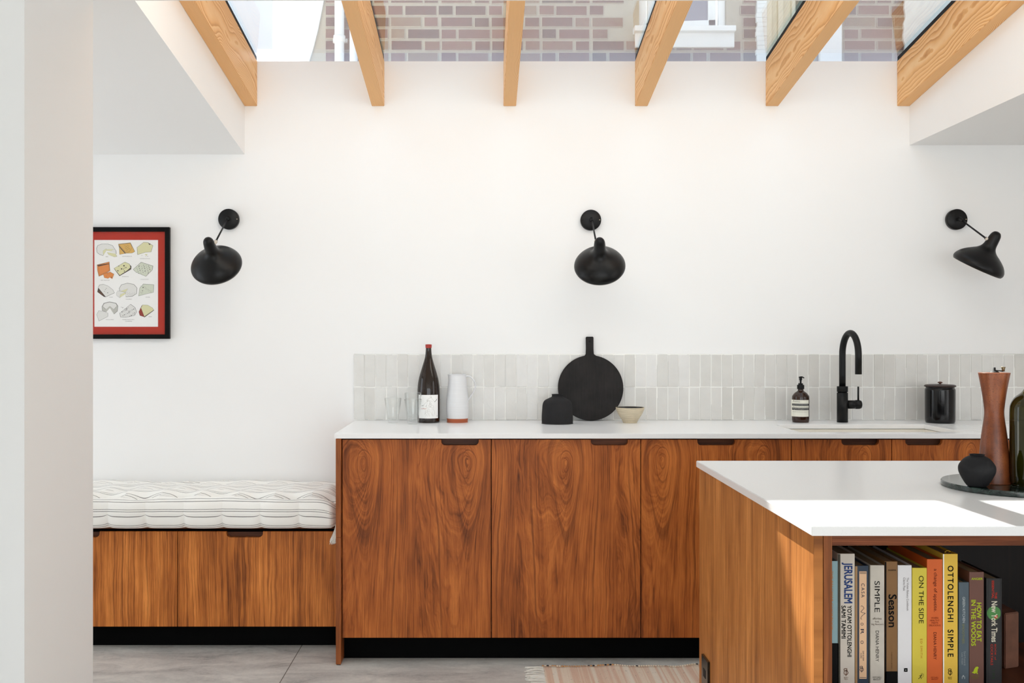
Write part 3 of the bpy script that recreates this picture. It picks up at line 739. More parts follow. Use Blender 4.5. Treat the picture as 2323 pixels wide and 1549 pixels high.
bm = B(); box(bm, xi + 0.02, xiR, YI0 + 0.36, YI1 - 0.0, 0.0, ZR); obj('carcass', bm, M_dark, t)
bm = B(); box(bm, xiR, xiR + 0.0185, YI0, YI1, 0, ZR); obj('end_panel', bm, M_island, t)
# black socket plate on the end panel
t = thing('socket_plate', 'black socket plate low on the island\'s walnut end panel', 'socket', (xi, CY + 2.97, 0.27))
bm = B(); box(bm, xi - 0.0075, xi - 0.0002, wx(0, 1) * 0 + CY + 2.925, CY + 3.005, 0.20, 0.346, bev=0.001); obj('plate', bm, plain('bronze_black_plate', C(52, 48, 40), 0.22, metal=0.6, var=0.02), t)
for zc in (0.245, 0.30):
    bm = B(); box(bm, xi - 0.0082, xi - 0.007, CY + 2.95, CY + 2.98, zc - 0.012, zc + 0.012); obj('socket_insert', bm, M_rubber, t)

# ------------------------------------------------------------------ sconces
prof_shade = [(0.1075, 0.0), (0.1125, 0.010), (0.1105, 0.024), (0.099, 0.042), (0.082, 0.058), (0.062, 0.072), (0.044, 0.084), (0.033, 0.096), (0.0275, 0.110),
              (0.0255, 0.130), (0.0238, 0.148), (0.0205, 0.162), (0.0125, 0.1725), (0.0, 0.176)]
def sconce(label, pu, pv, cu_, cv_, dc, n, side):
    X, Z = wx(pu, 4.61), wz(pv, 4.61)
    t = thing('wall_lamp', label, 'wall lamp', (X, 0, Z), 'black swivelling wall lamps')
    My = Matrix.Rotation(PI / 2, 3, 'X')            # lathe axis -> towards the room (-y)
    bm = B(); lathe(bm, [(0, 0.022), (0.0455, 0.022), (0.0475, 0.020), (0.0475, 0.0), (0, 0.0)], (X, -0.001, Z), 56, My); pl = obj('wall_plate', bm, M_black, t)
    for sx in (-1, 1):
        bm = B(); lathe(bm, [(0, 0.0012), (0.0022, 0.0008), (0.0026, 0)], (X + sx * 0.040, -0.023, Z), 12, My); obj('screw', bm, M_nickel if sx > 0 else M_black, pl)
    n = Vector(n).normalized(); c = Vector((wx(cu_, dc), CY + dc, wz(cv_, dc)))
    Mq = Vector((0, 0, 1)).rotation_difference(-n).to_matrix()
    sp = smooth_prof(prof_shade, 5)
    inner = [(max(r - 0.0012, 0), z + (0.0 if i < 6 else -0.0012)) for i, (r, z) in enumerate(sp)]
    bm = B(); lathe(bm, sp, c, 72, Mq); lathe(bm, inner[::1], c, 72, Mq, mi=1)
    sh = obj('shade', bm, [M_shade, M_paper], t)
    # rim joins both skins, painted pale on its edge
    bm = B(); lathe(bm, [(0.1063, 0.0), (0.1078, -0.0006), (0.1078, 0.0004), (0.1063, 0.0004)], c, 72, Mq, close=True); obj('rim', bm, M_cream, sh)
    bm = B(); lathe(bm, smooth_prof([(0.0, 0.066), (0.02, 0.07), (0.029, 0.088), (0.02, 0.112), (0.012, 0.125), (0.012, 0.15)], 4), c, 24, Mq); obj('bulb', bm, plain('frosted_bulb', C(235, 232, 225), 0.3), t)
    # arm
    att = c - n * 0.140 + Vector(side)
    tip = c - n * 0.138
    j0 = Vector((X + 0.002, -0.040, Z))
    dirv = (att - j0).normalized()
    bm = B(); tube(bm, [(X, -0.022, Z), (X, -0.040, Z)], 0.0075, 20); tube(bm, [j0 - dirv * 0.004, j0 + dirv * 0.012, j0 + dirv * 0.014, j0 + dirv * 0.026], [0.0095, 0.0095, 0.007, 0.006], 20); obj('pivot', bm, M_black, t)
    bm = B(); tube(bm, [j0 + dirv * 0.02, att], 0.0038, 16); tube(bm, [att - dirv * 0.004, att + dirv * 0.004], 0.0065, 16); obj('arm', bm, M_black, t)
    d2 = (tip - att).normalized()
    bm = B(); tube(bm, [att + dirv * 0.002, att + dirv * 0.006, att + dirv * 0.016 + d2 * 0.002, att + d2 * 0.022], [0.0062, 0.0088, 0.0078, 0.0062], 18); obj('ball_joint', bm, M_cream, t)
sconce('black wall lamp beside the framed cheese print, shade turned to the right', 519.5, 497.5, 493, 607, 4.42, (0.05, 0.74, -0.66), (0.024, 0.018, 0.016))
sconce('black wall lamp above the round black board, shade hanging straight', 1340, 499.5, 1360.5, 608, 4.40, (0.09, 0.74, -0.67), (-0.014, 0.020, 0.018))
sconce('black wall lamp at the far right, shade seen side-on and turned left', 2169, 498, 2216, 607, 4.42, (-0.37, 0.32, -0.87), (-0.026, 0.014, 0.004))

# ------------------------------------------------------------------ framed cheese print
FX0, FX1, FZ0, FZ1 = wx(187, 4.60), wx(384, 4.60), wz(768.5, 4.60), wz(515, 4.60)
t = thing('framed_print', 'black framed print of twelve cheeses on a red mount', 'picture', ((FX0 + FX1) / 2, -0.001, (FZ0 + FZ1) / 2))
M_red = plain('red_mount', C(188, 40, 14), 0.9, var=0.04, vs=40, spec=0.05); M_frame = plain('black_frame', C(5, 4, 4), 0.5, var=0.02, spec=0.15)
bm = B(); fw = 0.0205
box(bm, FX0, FX0 + fw, -0.022, -0.001, FZ0, FZ1, .001); box(bm, FX1 - fw, FX1, -0.022, -0.001, FZ0, FZ1, .001); box(bm, FX0 + fw, FX1 - fw, -0.022, -0.001, FZ0, FZ0 + fw, .001); box(bm, FX0 + fw, FX1 - fw, -0.022, -0.001, FZ1 - fw, FZ1, .001)
obj('frame', bm, M_frame, t)
boxobj('mount', (FX0 + fw, FX1 - fw, -0.008, -0.002, FZ0 + fw, FZ1 - fw), M_red, t, bev=0)
sheet = boxobj('print_sheet', (wx(213, 4.605), wx(357.5, 4.605), -0.0095, -0.0082, wz(741, 4.605), wz(544, 4.605)), M_paper, t, bev=0)
ink = plain('print_ink', C(52, 48, 44), 0.8, var=0.0)
def chm(n, c): return plain(n, C(*c), 0.8, var=0.05, vs=200)
pal = dict(w=chm('cheese_white', (232, 232, 228)), y=chm('cheese_pale_yellow', (224, 222, 176)), g=chm('cheese_gold', (222, 178, 92)), o=chm('cheese_orange', (228, 140, 62)),
           b=chm('cheese_blue_vein', (216, 222, 204)), d=chm('cheese_dark_rind', (70, 54, 42)), r=chm('cheese_red_rind', (150, 44, 28)), t=chm('cheese_rind_brown', (96, 60, 34)), s=chm('cheese_grey', (196, 196, 188)))
def Az(p): return (wx(205 + p[0] / 11.914, 4.61), wz(510 + p[1] / 11.914, 4.61))
def Bz(p): return (wx(205 + p[0] / 11.065, 4.61), wz(635 + p[1] / 11.065, 4.61))
cheeses = [
 (Az, 'brie wheel with a wedge cut out', [('w', [(165, 640), (200, 560), (300, 520), (480, 520), (600, 560), (650, 640), (690, 700), (700, 780), (610, 740), (430, 690), (345, 830), (250, 800), (180, 740)]), ('y', [(340, 700), (430, 640), (430, 700), (345, 820)]), ('y', [(440, 660), (640, 660), (560, 700), (450, 700)]), ('y', [(450, 740), (560, 760), (680, 780), (720, 855), (640, 865), (500, 810)])], []),
 (Az, 'golden blue-veined wedge', [('g', [(755, 520), (1080, 485), (1200, 720), (1130, 760), (950, 770), (790, 800), (780, 620)]), ('d', [(760, 540), (960, 770), (930, 770), (790, 610)]), ('g', [(775, 530), (1080, 495), (1130, 600), (1050, 730), (960, 750)])], [(930 + 25 * (k % 5) + 11 * (k // 5), 560 + 30 * (k // 5) + 9 * (k % 3), 6) for k in range(22)]),
 (Az, 'pale crumbly wedge', [('y', [(1260, 610), (1440, 470), (1560, 480), (1690, 560), (1640, 730), (1480, 740), (1275, 805)]), ('d', [(1560, 500), (1630, 520), (1600, 545)]), ('y', [(1470, 790), (1540, 790), (1520, 840)])], [(1395, 825, 7), (1550, 850, 8), (1500, 850, 6)]),
 (Az, 'orange block with crumbs', [('o', [(180, 1080), (510, 1000), (530, 1240), (380, 1330), (230, 1390), (190, 1230)]), ('t', [(185, 1085), (505, 1040), (510, 1050), (225, 1130)]), ('o', [(215, 1125), (505, 1055), (515, 1230), (240, 1370)]), ('o', [(345, 1330), (530, 1270), (640, 1330), (590, 1460), (520, 1420), (480, 1450), (380, 1430)])], [(570, 1415, 14), (430, 1390, 8), (470, 1330, 8), (540, 1330, 6)]),
 (Az, 'yellow wedge with round holes', [('d', [(640, 1180), (790, 1380), (1100, 1200), (1105, 1120), (1030, 1050)]), ('y', [(640, 1175), (930, 1005), (1060, 1060), (1085, 1150), (1000, 1230), (790, 1365)])], [(910, 1105, 22), (845, 1190, 20), (745, 1240, 18), (920, 1248, 16), (965, 1155, 14), (895, 1195, 12), (930, 1165, 10), (770, 1115, 12)]),
 (Az, 'blue-veined wedge with dark flecks', [('b', [(1160, 1200), (1370, 1010), (1690, 1110), (1670, 1220), (1500, 1390), (1280, 1300), (1200, 1250)])], [(1230 + (k * 83) % 400, 1080 + (k * 57) % 240, 6 + (k * 5) % 8) for k in range(34)]),
 (Bz, 'white wedge with a brown rind', [('d', [(175, 300), (200, 190), (385, 430), (330, 415)]), ('t', [(195, 300), (330, 400), (300, 330), (205, 250)]), ('w', [(195, 190), (230, 125), (330, 110), (440, 150), (560, 240), (605, 325), (500, 370), (385, 425)])], [(400, 208, 9), (378, 238, 9), (355, 285, 9), (435, 322, 12)]),
 (Bz, 'white wheel with a wedge pulled out', [('w', [(725, 210), (780, 120), (930, 80), (1090, 110), (1170, 200), (1160, 340), (1050, 410), (890, 425), (885, 320), (740, 290)]), ('y', [(740, 290), (945, 215), (885, 300)]), ('y', [(740, 370), (885, 310), (880, 350), (745, 440)]), ('w', [(655, 330), (690, 270), (880, 310), (745, 370), (740, 450), (660, 390)])], [(920 + (k * 61) % 200, 320 + (k * 37) % 80, 6) for k in range(14)]),
 (Bz, 'green-flecked wedge', [('b', [(1210, 400), (1240, 200), (1330, 100), (1590, 120), (1580, 310), (1400, 350)])], [(1325, 190, 16), (1310, 270, 12)] + [(1260 + (k * 67) % 290, 150 + (k * 41) % 190, 6) for k in range(20)]),
 (Bz, 'grey rinded round with a wedge beside it', [('s', [(290, 670), (340, 580), (480, 550), (640, 580), (690, 650), (680, 780), (590, 855), (490, 700), (400, 800), (300, 770)]), ('w', [(310, 660), (350, 590), (480, 560), (640, 590), (670, 650), (590, 740), (490, 650), (390, 740)]), ('w', [(160, 870), (210, 770), (330, 790), (440, 830), (440, 915), (215, 1030)])], []),
 (Bz, 'white wedge with dark red fruit', [('w', [(735, 830), (900, 700), (1010, 610), (1120, 690), (1160, 800), (1110, 890), (900, 935), (760, 930)])], [(780 + (k * 97) % 350, 680 + (k * 53) % 230, 8 + (k * 3) % 9) for k in range(26)]),
 (Bz, 'yellow wedge with a red wax rind', [('r', [(1215, 800), (1290, 640), (1360, 930), (1240, 890)]), ('d', [(1270, 690), (1600, 760), (1360, 935)]), ('y', [(1270, 700), (1310, 625), (1440, 630), (1560, 700), (1590, 755), (1355, 920)])], [])]
for k, (T, lab, polys, spots) in enumerate(cheeses):
    bm = B(); ms = [ink]; y = -0.0097
    for q, (c, pts) in enumerate(polys):
        P = [T(p) for p in pts]; mx = sum(p[0] for p in P) / len(P); mz = sum(p[1] for p in P) / len(P)
        flat_poly(bm, [(mx + (p[0] - mx) * 1.02 , mz + (p[1] - mz) * 1.025) for p in P], y - q * 0.00012, 0)
        if pal[c] not in ms: ms.append(pal[c])
        flat_poly(bm, [(mx + (p[0] - mx) * 0.985, mz + (p[1] - mz) * 0.98) for p in P], y - q * 0.00012 - 0.00006, ms.index(pal[c]))
    for (a, b, r) in spots:
        c = T((a, b)); flat_poly(bm, disc_pts(c[0], c[1], r * 0.00018, 6, rz=r * 0.00015), y - 0.0008, 0)
    bmesh.ops.recalc_face_normals(bm, faces=bm.faces[:])
    o = obj('cheese_drawing', bm, ms, sheet); o['label'] = 'drawing of a ' + lab
M_cap = plain('caption_ink', C(120, 116, 112), 0.8, var=0)
caps = [(Az, 'BRIE', 415, 480, 850, 870), (Az, 'SHROPSHIRE BLUE', 860, 1120, 842, 860), (Az, 'WENSLEYDALE', 1335, 1610, 903, 921), (Az, 'RED LEICESTER', 285, 520, 1487, 1505), (Az, 'EMMENTAL', 860, 1040, 1390, 1408), (Az, 'ROQUEFORT', 1360, 1580, 1465, 1483),
        (Bz, 'GOUDA', 475, 565, 422, 440), (Bz, 'CAMEMBERT', 890, 1045, 472, 490), (Bz, 'STILTON', 1385, 1490, 422, 440), (Bz, 'GOATS CHEESE', 385, 585, 985, 1003), (Bz, 'WENSLEYDALE WITH', 800, 1100, 985, 1003), (Bz, 'CRANBERRIES', 870, 1045, 1028, 1046), (Bz, 'EDAM', 1465, 1540, 910, 930)]
for T, sx, a0, a1, b0, b1 in caps:
    p0, p1 = T((a0, b1)), T((a1, b0)); text('caption', sx, M_cap, sheet, p0[0], p1[0], p0[1], p1[1], -0.0098)
M_pg = thin_glass('picture_glass', (0.99, 0.99, 0.99, 1), 1.0, 0.02)
boxobj('glass', (FX0 + fw - 0.002, FX1 - fw + 0.002, -0.0145, -0.0125, FZ0 + fw - 0.002, FZ1 - fw + 0.002), M_pg, t, bev=0)

# ------------------------------------------------------------------ things on the worktop
def on(d, z=HW): return z + 0.0004
def dfor(v, h=HW): return F * (CZ - h) / (v - CV)
M_tumbler = thin_glass('tumbler_glass', (0.982, 0.986, 0.984, 1), 1.5, 0.03)
def tumbler(label, uc, vb, utw, ubw, vt, z0=None, dd=None):
    d = dfor(vb) - 0.0 if dd is None else dd
    X, Y = wx(uc, d), CY + d; z = HW + 0.0004 if z0 is None else z0
    h = (wz(vt, d) - HW) if z0 is None else 0.110
    r1, r0 = utw * d / F / 2, ubw * d / F / 2
    t = thing('drinking_glass', label, 'glass', (X, Y, z), 'clear drinking glasses on the worktop')
    bm = B(); e = 0.0016
    pr = [(0, 0.0), (r0 - 0.004, 0.0), (r0 - 0.001, 0.0015), (r0, 0.005), (r1, h - 0.001), (r1 - e / 2, h), (r1 - e, h - 0.001), (r0 - e, 0.014), (r0 - 0.006, 0.011), (0, 0.010)]
    lathe(bm, pr, (X, Y, z), 48); obj('vessel', bm, M_tumbler, t)
    bm = B(); lathe(bm, [(r1 - e, h - 0.0012), (r1 - e / 2, h - 0.0002), (r1 + 0.0002, h - 0.0012)], (X, Y, z), 48); obj('rim', bm, thin_glass('rim_glass', (0.80, 0.82, 0.81, 1), 1.5, 0.12), t)
    return X, Y, r1, r0, h
tumbler('empty clear tumbler at the left end of the worktop, standing alone', 891.5, 959.0, 38.2, 26.0, 902.8)
X, Y, r1, r0, h = tumbler('lower clear tumbler of the nested pair in front of the wine bottle', 937, 961.6, 39.5, 26.5, 905)
tumbler('upper clear tumbler nested in another, in front of the wine bottle', 937, 961.6, 39.0, 26.5, 905, z0=HW + 0.0285, dd=dfor(961.6))

def bottle_glass(name, col, rough=0.02, trans=0.6):
    a = N(name); a.base(col); a.set(rough=rough, trans=trans, ior=1.5, spec=0.5); return a.m
# wine bottle
d = dfor(957.6) ; X, Y = wx(972.2, d), CY + d; mm = d / F; z0 = HW + 0.0004
H = lambda v: wz(v, d) - HW
t = thing('wine_bottle', 'large dark brown wine bottle with a sketch label and red capsule', 'bottle', (X, Y, z0))
R_ = 25.6 * mm
pr = smooth_prof([(0, 0.004), (R_ * 0.8, 0.002), (R_ * 0.93, 0.001), (R_, 0.008), (R_, H(920)), (R_, H(888)), (R_ * 0.97, H(876)), (R_ * 0.88, H(860)), (R_ * 0.70, H(843)), (R_ * 0.48, H(825)), (R_ * 0.33, H(811)), (R_ * 0.27, H(800)), (R_ * 0.245, H(789)), (R_ * 0.24, H(783))], 5)
M_wine = bottle_glass('brown_bottle_glass', (0.016, 0.006, 0.0015, 1), 0.015, 0.15)
bm = B(); lathe(bm, pr, (X, Y, z0), 64); obj('body', bm, M_wine, t)
bm = B(); rn = R_ * 0.25; lathe(bm, smooth_prof([(rn * 1.0, H(789.5)), (rn * 1.10, H(788)), (rn * 1.12, H(784)), (rn * 1.08, H(781.5)), (0, H(780.8))], 3), (X, Y, z0), 40); obj('capsule', bm, plain('red_wax_capsule', C(168, 46, 36), 0.4), t)
def curved_label(name, X, Y, r, u0, u1, z0_, z1_, m, parent, d):
    bm = B(); k = 24; xs = [wx(u0, d) + (wx(u1, d) - wx(u0, d)) * i / k for i in range(k + 1)]
    V = [[bm.verts.new((x, Y - math.sqrt(max(r * r - (x - X) ** 2, 1e-8)), z)) for z in (z0_, z1_)] for x in xs]
    for a, b in zip(V, V[1:]):
        f = bm.faces.new((a[0], b[0], b[1], a[1])); f.smooth = True
    return obj(name, bm, m, parent)
lb = curved_label('label', X, Y, R_ + 0.0004, 949.2, 993.2, z0 + H(947.3), z0 + H(894.6), M_paper, t, d - R_ * 0.7)
dl = d - R_ * 0.9
LZ = lambda p: (wx(930 + p[0] / 18.22, dl), wz(880 + p[1] / 18.22, dl) + 0.0)
yf = lambda x: Y - math.sqrt(max((R_ + 0.0008) ** 2 - (x - X) ** 2, 1e-8))
sk = [[(830, 360), (850, 320), (880, 340), (880, 390), (850, 410), (830, 360)], [(840, 410), (760, 440), (740, 500), (800, 520), (880, 540), (930, 560)], [(890, 410), (950, 480), (1010, 570)], [(690, 500), (720, 470), (750, 500), (730, 560), (690, 540), (690, 500)],
      [(730, 560), (640, 620), (560, 700)], [(750, 540), (830, 560), (820, 640), (760, 760)], [(720, 600), (700, 720), (560, 700)], [(800, 640), (850, 600), (890, 640), (870, 690), (820, 670), (800, 640)], [(870, 690), (960, 720), (980, 800), (960, 860), (1000, 960), (1020, 1010), (980, 1180)],
      [(780, 740), (860, 800), (930, 800), (910, 940), (950, 1160)], [(630, 750), (680, 790), (740, 825), (800, 810)], [(740, 880), (800, 870), (830, 900), (820, 960), (740, 960), (740, 880)], [(820, 960), (880, 1030), (940, 1170)], [(640, 940), (720, 940), (720, 1000), (640, 1010), (640, 940)], [(600, 1030), (650, 1050), (690, 1110), (640, 1170)],
      [(720, 1000), (760, 1080), (740, 1180)], [(780, 980), (800, 1090), (820, 1180)], [(650, 1010), (610, 1110)], [(860, 620), (820, 720), (870, 780)], [(900, 700), (860, 780), (800, 790)]]
bm = B(); lines_mesh(bm, [[LZ(p) for p in q] for q in sk], 0, 0.0006, yf); obj('sketch', bm, plain('sketch_ink', C(176, 170, 160), 0.8, var=0), lb)
bm = B(); lines_mesh(bm, [[LZ(p) for p in q] for q in [[(480, 735), (540, 730), (690, 745)]]], 0, 0.0014, yf)
b2_ = B(); lines_mesh(b2_, [[LZ(p) for p in [(1010, 575), (1090, 510), (1110, 455)]]], 0, 0.0014, yf); obj('sketch_accent', b2_, ink, lb); obj('sketch_accent', bm, ink, lb)
for c in (LZ((720, 530)), LZ((880, 385)), LZ((1110, 1160))):
    bm = B(); bm.faces.new([bm.verts.new((x, yf(x), z)) for x, z in disc_pts(c[0], c[1], 0.0013, 6)]); obj('sketch_dot', bm, ink, lb)
p0, p1 = LZ((470, 875)), LZ((690, 825)); text('label_text', 'le Plaisir', plain('label_red_ink', C(196, 130, 116), 0.8, var=0), lb, p0[0], p1[0], p0[1], p1[1], 0, curve_r=R_ + 0.0009, cx=X, cyl_y=Y)

# jug
d = dfor(957.4); X, Y = wx(1037.6, d), CY + d; mm = d / F
H = lambda v: wz(v, d) - HW
t = thing('jug', 'tall off-white ribbed ceramic jug with bare terracotta base and loop handle', 'jug', (X, Y, z0))
def jug_mat():
    a = N('white_jug_glaze'); p, x, y, z = a.pos(); n = a.noise(a.xyz(a.math('MULTIPLY', x, 10), a.math('MULTIPLY', y, 10), a.math('MULTIPLY', z, 420)), 1, 3)
    k = a.math('MULTIPLY_ADD', n, 0.12, 0.92); a.base(a.mix(1.0, C(228, 229, 231), a.xyz(k, k, k), 'MULTIPLY')); a.set(rough=0.38, spec=0.45); a.bump(n, 0.25, 0.001); return a.m
M_jug = jug_mat(); M_terra = plain('terracotta', C(172, 92, 60), 0.85, var=0.08, vs=80)
def spout(a, z):
    # small pouring lip on the left
    k = max(0, (z - H(862)) / (H(849.5) - H(862))); return 1 + 0.07 * k * math.exp(-((a - PI) / 0.45) ** 2)
pr = smooth_prof([(24.2 * mm, H(948.5)), (25.0 * mm, H(940)), (25.6 * mm, H(922)), (24.8 * mm, H(905)), (22.3 * mm, H(880)), (20.4 * mm, H(862)), (19.9 * mm, H(853)), (20.6 * mm, H(849.3))], 6)
inn = [(r - 0.003, z) for r, z in pr][::-1]
bm = B(); lathe(bm, pr + [(20.1 * mm - .001, H(848.9))] + inn + [(0, H(945))], (X, Y, z0), 64, wob=spout); obj('body', bm, M_jug, t)
bm = B(); lathe(bm, smooth_prof([(0, 0.001), (22.6 * mm, 0.0), (23.2 * mm, 0.002), (24.2 * mm, H(948.3))], 3) + [(0, H(948.3))], (X, Y, z0), 64); obj('base', bm, M_terra, t)
bm = B(); hp = [(1055, 853.5), (1064, 853), (1071, 858), (1076.5, 866), (1078.5, 875), (1076, 885), (1071, 894), (1065.5, 902), (1062, 907)]
tube(bm, spline([(wx(u, d), Y, wz(v, d)) for u, v in hp], 6), 0.0095, 18, flat=0.40); obj('handle', bm, M_jug, t)

# black vase
d = dfor(960.3); X, Y = wx(1264.3, d), CY + d; mm = d / F
M_clay = plain('charcoal_clay', C(38, 37, 38), 0.8, var=0.28, vs=26, bump=0.4, bs=60, spec=0.25)
t = thing('vase', 'squat charcoal vase with a short narrow neck, in front of the round board', 'vase', (X, Y, z0))
pr = smooth_prof([(0, 0.002), (33 * mm, 0.0), (35 * mm, 0.004), (35.2 * mm, H(948)), (34.6 * mm, H(930)), (33.5 * mm, H(917)), (29 * mm, H(908.5)), (20 * mm, H(903.5)), (13.5 * mm, H(900.5)), (12.2 * mm, H(898)), (12.3 * mm, H(895.5)), (12.9 * mm, H(894.2))], 5)
bm = B(); lathe(bm, pr + [(11.0 * mm, H(894.4)), (10.6 * mm, H(898)), (14 * mm, H(904)), (0, H(910))], (X, Y, z0), 64, wob=lambda a, z: 1 + 0.008 * math.sin(2 * a + z * 60)); obj('body', bm, M_clay, t)

# round board leaning on the tiles
d0 = dfor(954.8); Yb = CY + d0
lean = math.radians(5.3)
def board_mat():
    a = N('black_stained_board'); p, x, y, z = a.pos(); n = a.noise(p, 9, 4, 0.6); n2 = a.noise(a.xyz(a.math('MULTIPLY', x, 160), 0, a.math('MULTIPLY', z, 9)), 1, 3)
    f = a.math('MULTIPLY_ADD', n2, 0.35, a.math('MULTIPLY', n, 0.65)); a.base(a.ramp(f, [(0.3, C(24, 23, 23)), (0.7, C(50, 47, 46))])); a.set(rough=0.7, spec=0.22); a.bump(n2, 0.15, 0.001); return a.m
Rb = 74.2 * 4.575 / F; Xb = wx(1340.5, 4.575)
t = thing('round_board', 'large round black wooden board with a handle, leaning against the tiles', 'cutting board', (Xb, Yb, z0))
outline = []
hw_ = 8.7 * 4.59 / F; hh_ = (wz(764.5, 4.59) - HW) / math.cos(lean)
a0 = math.asin(hw_ * 1.5 / Rb)
n = 72
pts = []
for i in range(n + 1):
    a = PI / 2 + a0 + (2 * PI - 2 * a0) * i / n; pts.append((Rb * math.cos(a), Rb + Rb * math.sin(a)))
hxo = -1.2 * 4.59 / F
pts += [(hw_ * 1.05 + hxo, Rb * 2 + 0.006), (hw_ * 0.97 + hxo, Rb * 2 + 0.03), (hw_ + hxo, hh_ - 0.004), (hw_ - 0.003 + hxo, hh_), (-hw_ + 0.003 + hxo, hh_), (-hw_ + hxo, hh_ - 0.004), (-hw_ * 0.97 + hxo, Rb * 2 + 0.03), (-hw_ * 1.05 + hxo, Rb * 2 + 0.006)]
th = 0.014
bm = B(); prism(bm, pts, -th / 2, th / 2, 'y'); bmesh.ops.bevel(bm, geom=[e for e in bm.edges if abs(e.verts[0].co.y - e.verts[1].co.y) < 1e-6], offset=0.0025, segments=3, affect='EDGES')
Ml = Matrix.Translation((Xb, Yb + 0.004, z0 + 0.0012)) @ Matrix.Rotation(-lean, 4, 'X')
bmesh.ops.transform(bm, matrix=Ml, verts=bm.verts[:]); bd = obj('board', bm, board_mat(), t)
bm = B(); lathe(bm, [(0.0, 0.0), (0.0045, 0.0), (0.005, 0.0003), (0.005, -0.0005)], (0, 0, 0), 20, Matrix.Rotation(PI / 2, 3, 'X')); bmesh.ops.transform(bm, matrix=Ml @ Matrix.Translation((hxo, -th / 2 - 0.0002, hh_ - 0.022)), verts=bm.verts[:]); obj('hanging_hole', bm, M_rubber, t)

# bowl
d = dfor(958.8); X, Y = wx(1429.3, d), CY + d; mm = d / F
t = thing('bowl', 'small stoneware bowl, oatmeal outside and black inside', 'bowl', (X, Y, z0))
pr = smooth_prof([(0, 0.001), (14.5 * mm, 0.0), (15.5 * mm, 0.0015), (20 * mm, H(950)), (27 * mm, H(939)), (31.4 * mm, H(929)), (32.4 * mm, H(924.5))], 5)
bm = B(); lathe(bm, pr + [(32.0 * mm, H(923.8)), (31.2 * mm, H(923.9))], (X, Y, z0), 64)
def stone_mat():
    a = N('oatmeal_stoneware'); p, x, y, z = a.pos(); n = a.noise(a.xyz(a.math('MULTIPLY', x, 20), a.math('MULTIPLY', y, 20), a.math('MULTIPLY', z, 200)), 1, 3); n2 = a.noise(p, 500, 2)
    a.base(a.ramp(a.math('MULTIPLY_ADD', n, 0.6, a.math('MULTIPLY', n2, 0.4)), [(0.3, C(186, 172, 146)), (0.7, C(222, 210, 184))])); a.set(rough=0.7); return a.m
obj('body', bm, stone_mat(), t)
bm = B(); lathe(bm, [(r - 0.0035, z + 0.0005) for r, z in pr if r > 10 * mm][::-1] + [(0, H(955))], (X, Y, z0), 64); obj('glazed_inside', bm, plain('black_glaze', C(24, 22, 24), 0.2, var=0.02), t)

# soap dispenser
d = dfor(957.6); X, Y = wx(1816.3, d), CY + d; mm = d / F
t = thing('soap_dispenser', 'amber pump soap bottle with a cream label, left of the black tap', 'soap bottle', (X, Y, z0))
Rs = 19.0 * mm
Hs = lambda v: wz(v, d) - HW
M_amber = bottle_glass('amber_plastic', (0.035, 0.012, 0.005, 1), 0.05, 0.25)
bm = B(); lathe(bm, smooth_prof([(0, 0.001), (Rs * 0.86, 0.0), (Rs * 0.95, 0.003), (Rs, 0.014), (Rs, Hs(930)), (Rs, Hs(903)), (Rs * 0.93, Hs(897)), (Rs * 0.68, Hs(891)), (Rs * 0.36, Hs(886.5)), (Rs * 0.33, Hs(882))], 5), (X, Y, z0), 56); obj('body', bm, M_amber, t)
bm = B(); lathe(bm, [(0, Hs(882.5)), (Rs * 0.40, Hs(882.5)), (Rs * 0.41, Hs(882)), (Rs * 0.41, Hs(873.5)), (Rs * 0.39, Hs(873)), (Rs * 0.27, Hs(873)), (Rs * 0.27, Hs(869.5)), (Rs * 0.11, Hs(869.3)), (Rs * 0.11, Hs(864)), (Rs * 0.17, Hs(861)), (Rs * 0.17, Hs(856.5)), (0, Hs(856))], (X, Y, z0), 32); pm = obj('pump', bm, M_rubber, t)
bm = B(); tube(bm, spline([(X - 0.008, Y, z0 + Hs(856)), (X, Y - 0.001, z0 + Hs(855.3)), (X + 0.008, Y - 0.003, z0 + Hs(855.6)), (X + 0.0145, Y - 0.005, z0 + Hs(857.6))], 4), [0.0028] * 4 + [0.0034] * 4 + [0.0026] * 5, 12); obj('nozzle', bm, M_rubber, pm)
M_cl = plain('cream_label', C(236, 235, 222), 0.7, var=0.0)
dl = d - Rs * 0.8
lb = curved_label('label', X, Y, Rs + 0.0004, 1799.6, 1835.0, z0 + Hs(944), z0 + Hs(906.5), M_cl, t, dl)
Sx = lambda p: wx(1770 + p / 11.062, dl); Sz = lambda p: wz(840 + p / 11.062, dl) - 0.001
kw = dict(curve_r=Rs + 0.0009, cx=X, cyl_y=Y)
text('label_text', 'Aesop.', plain('label_grey_ink', C(140, 134, 128), 0.8, var=0), lb, Sx(348), Sx(494), Sz(806), Sz(752), 0, **kw)
def band(u0, u1, p0, p1):
    return curved_label('label_band', X, Y, Rs + 0.0007, 1770 + u0 / 11.062, 1770 + u1 / 11.062, Sz(p1), Sz(p0), plain('label_black_band', C(38, 38, 40), 0.7, var=0), lb, dl)
band(344, 722, 830, 884); band(344, 722, 934, 992)
ws = plain('label_white_ink', C(206, 206, 200), 0.8, var=0); gs = plain('label_fine_ink', C(168, 164, 156), 0.8, var=0)
kw2 = dict(curve_r=Rs + 0.0012, cx=X, cyl_y=Y)
text('label_text', 'Reverence Aromatique Hand Wash', ws, lb, Sx(350), Sx(690), Sz(862), Sz(838), 0, **kw2)
text('label_text', 'Nettoyant Aromatique pour les Mains', ws, lb, Sx(350), Sx(700), Sz(880), Sz(866), 0, **kw2)
text('label_text', 'Blended with finely milled pumice', gs, lb, Sx(350), Sx(705), Sz(925), Sz(895), 0, **kw)
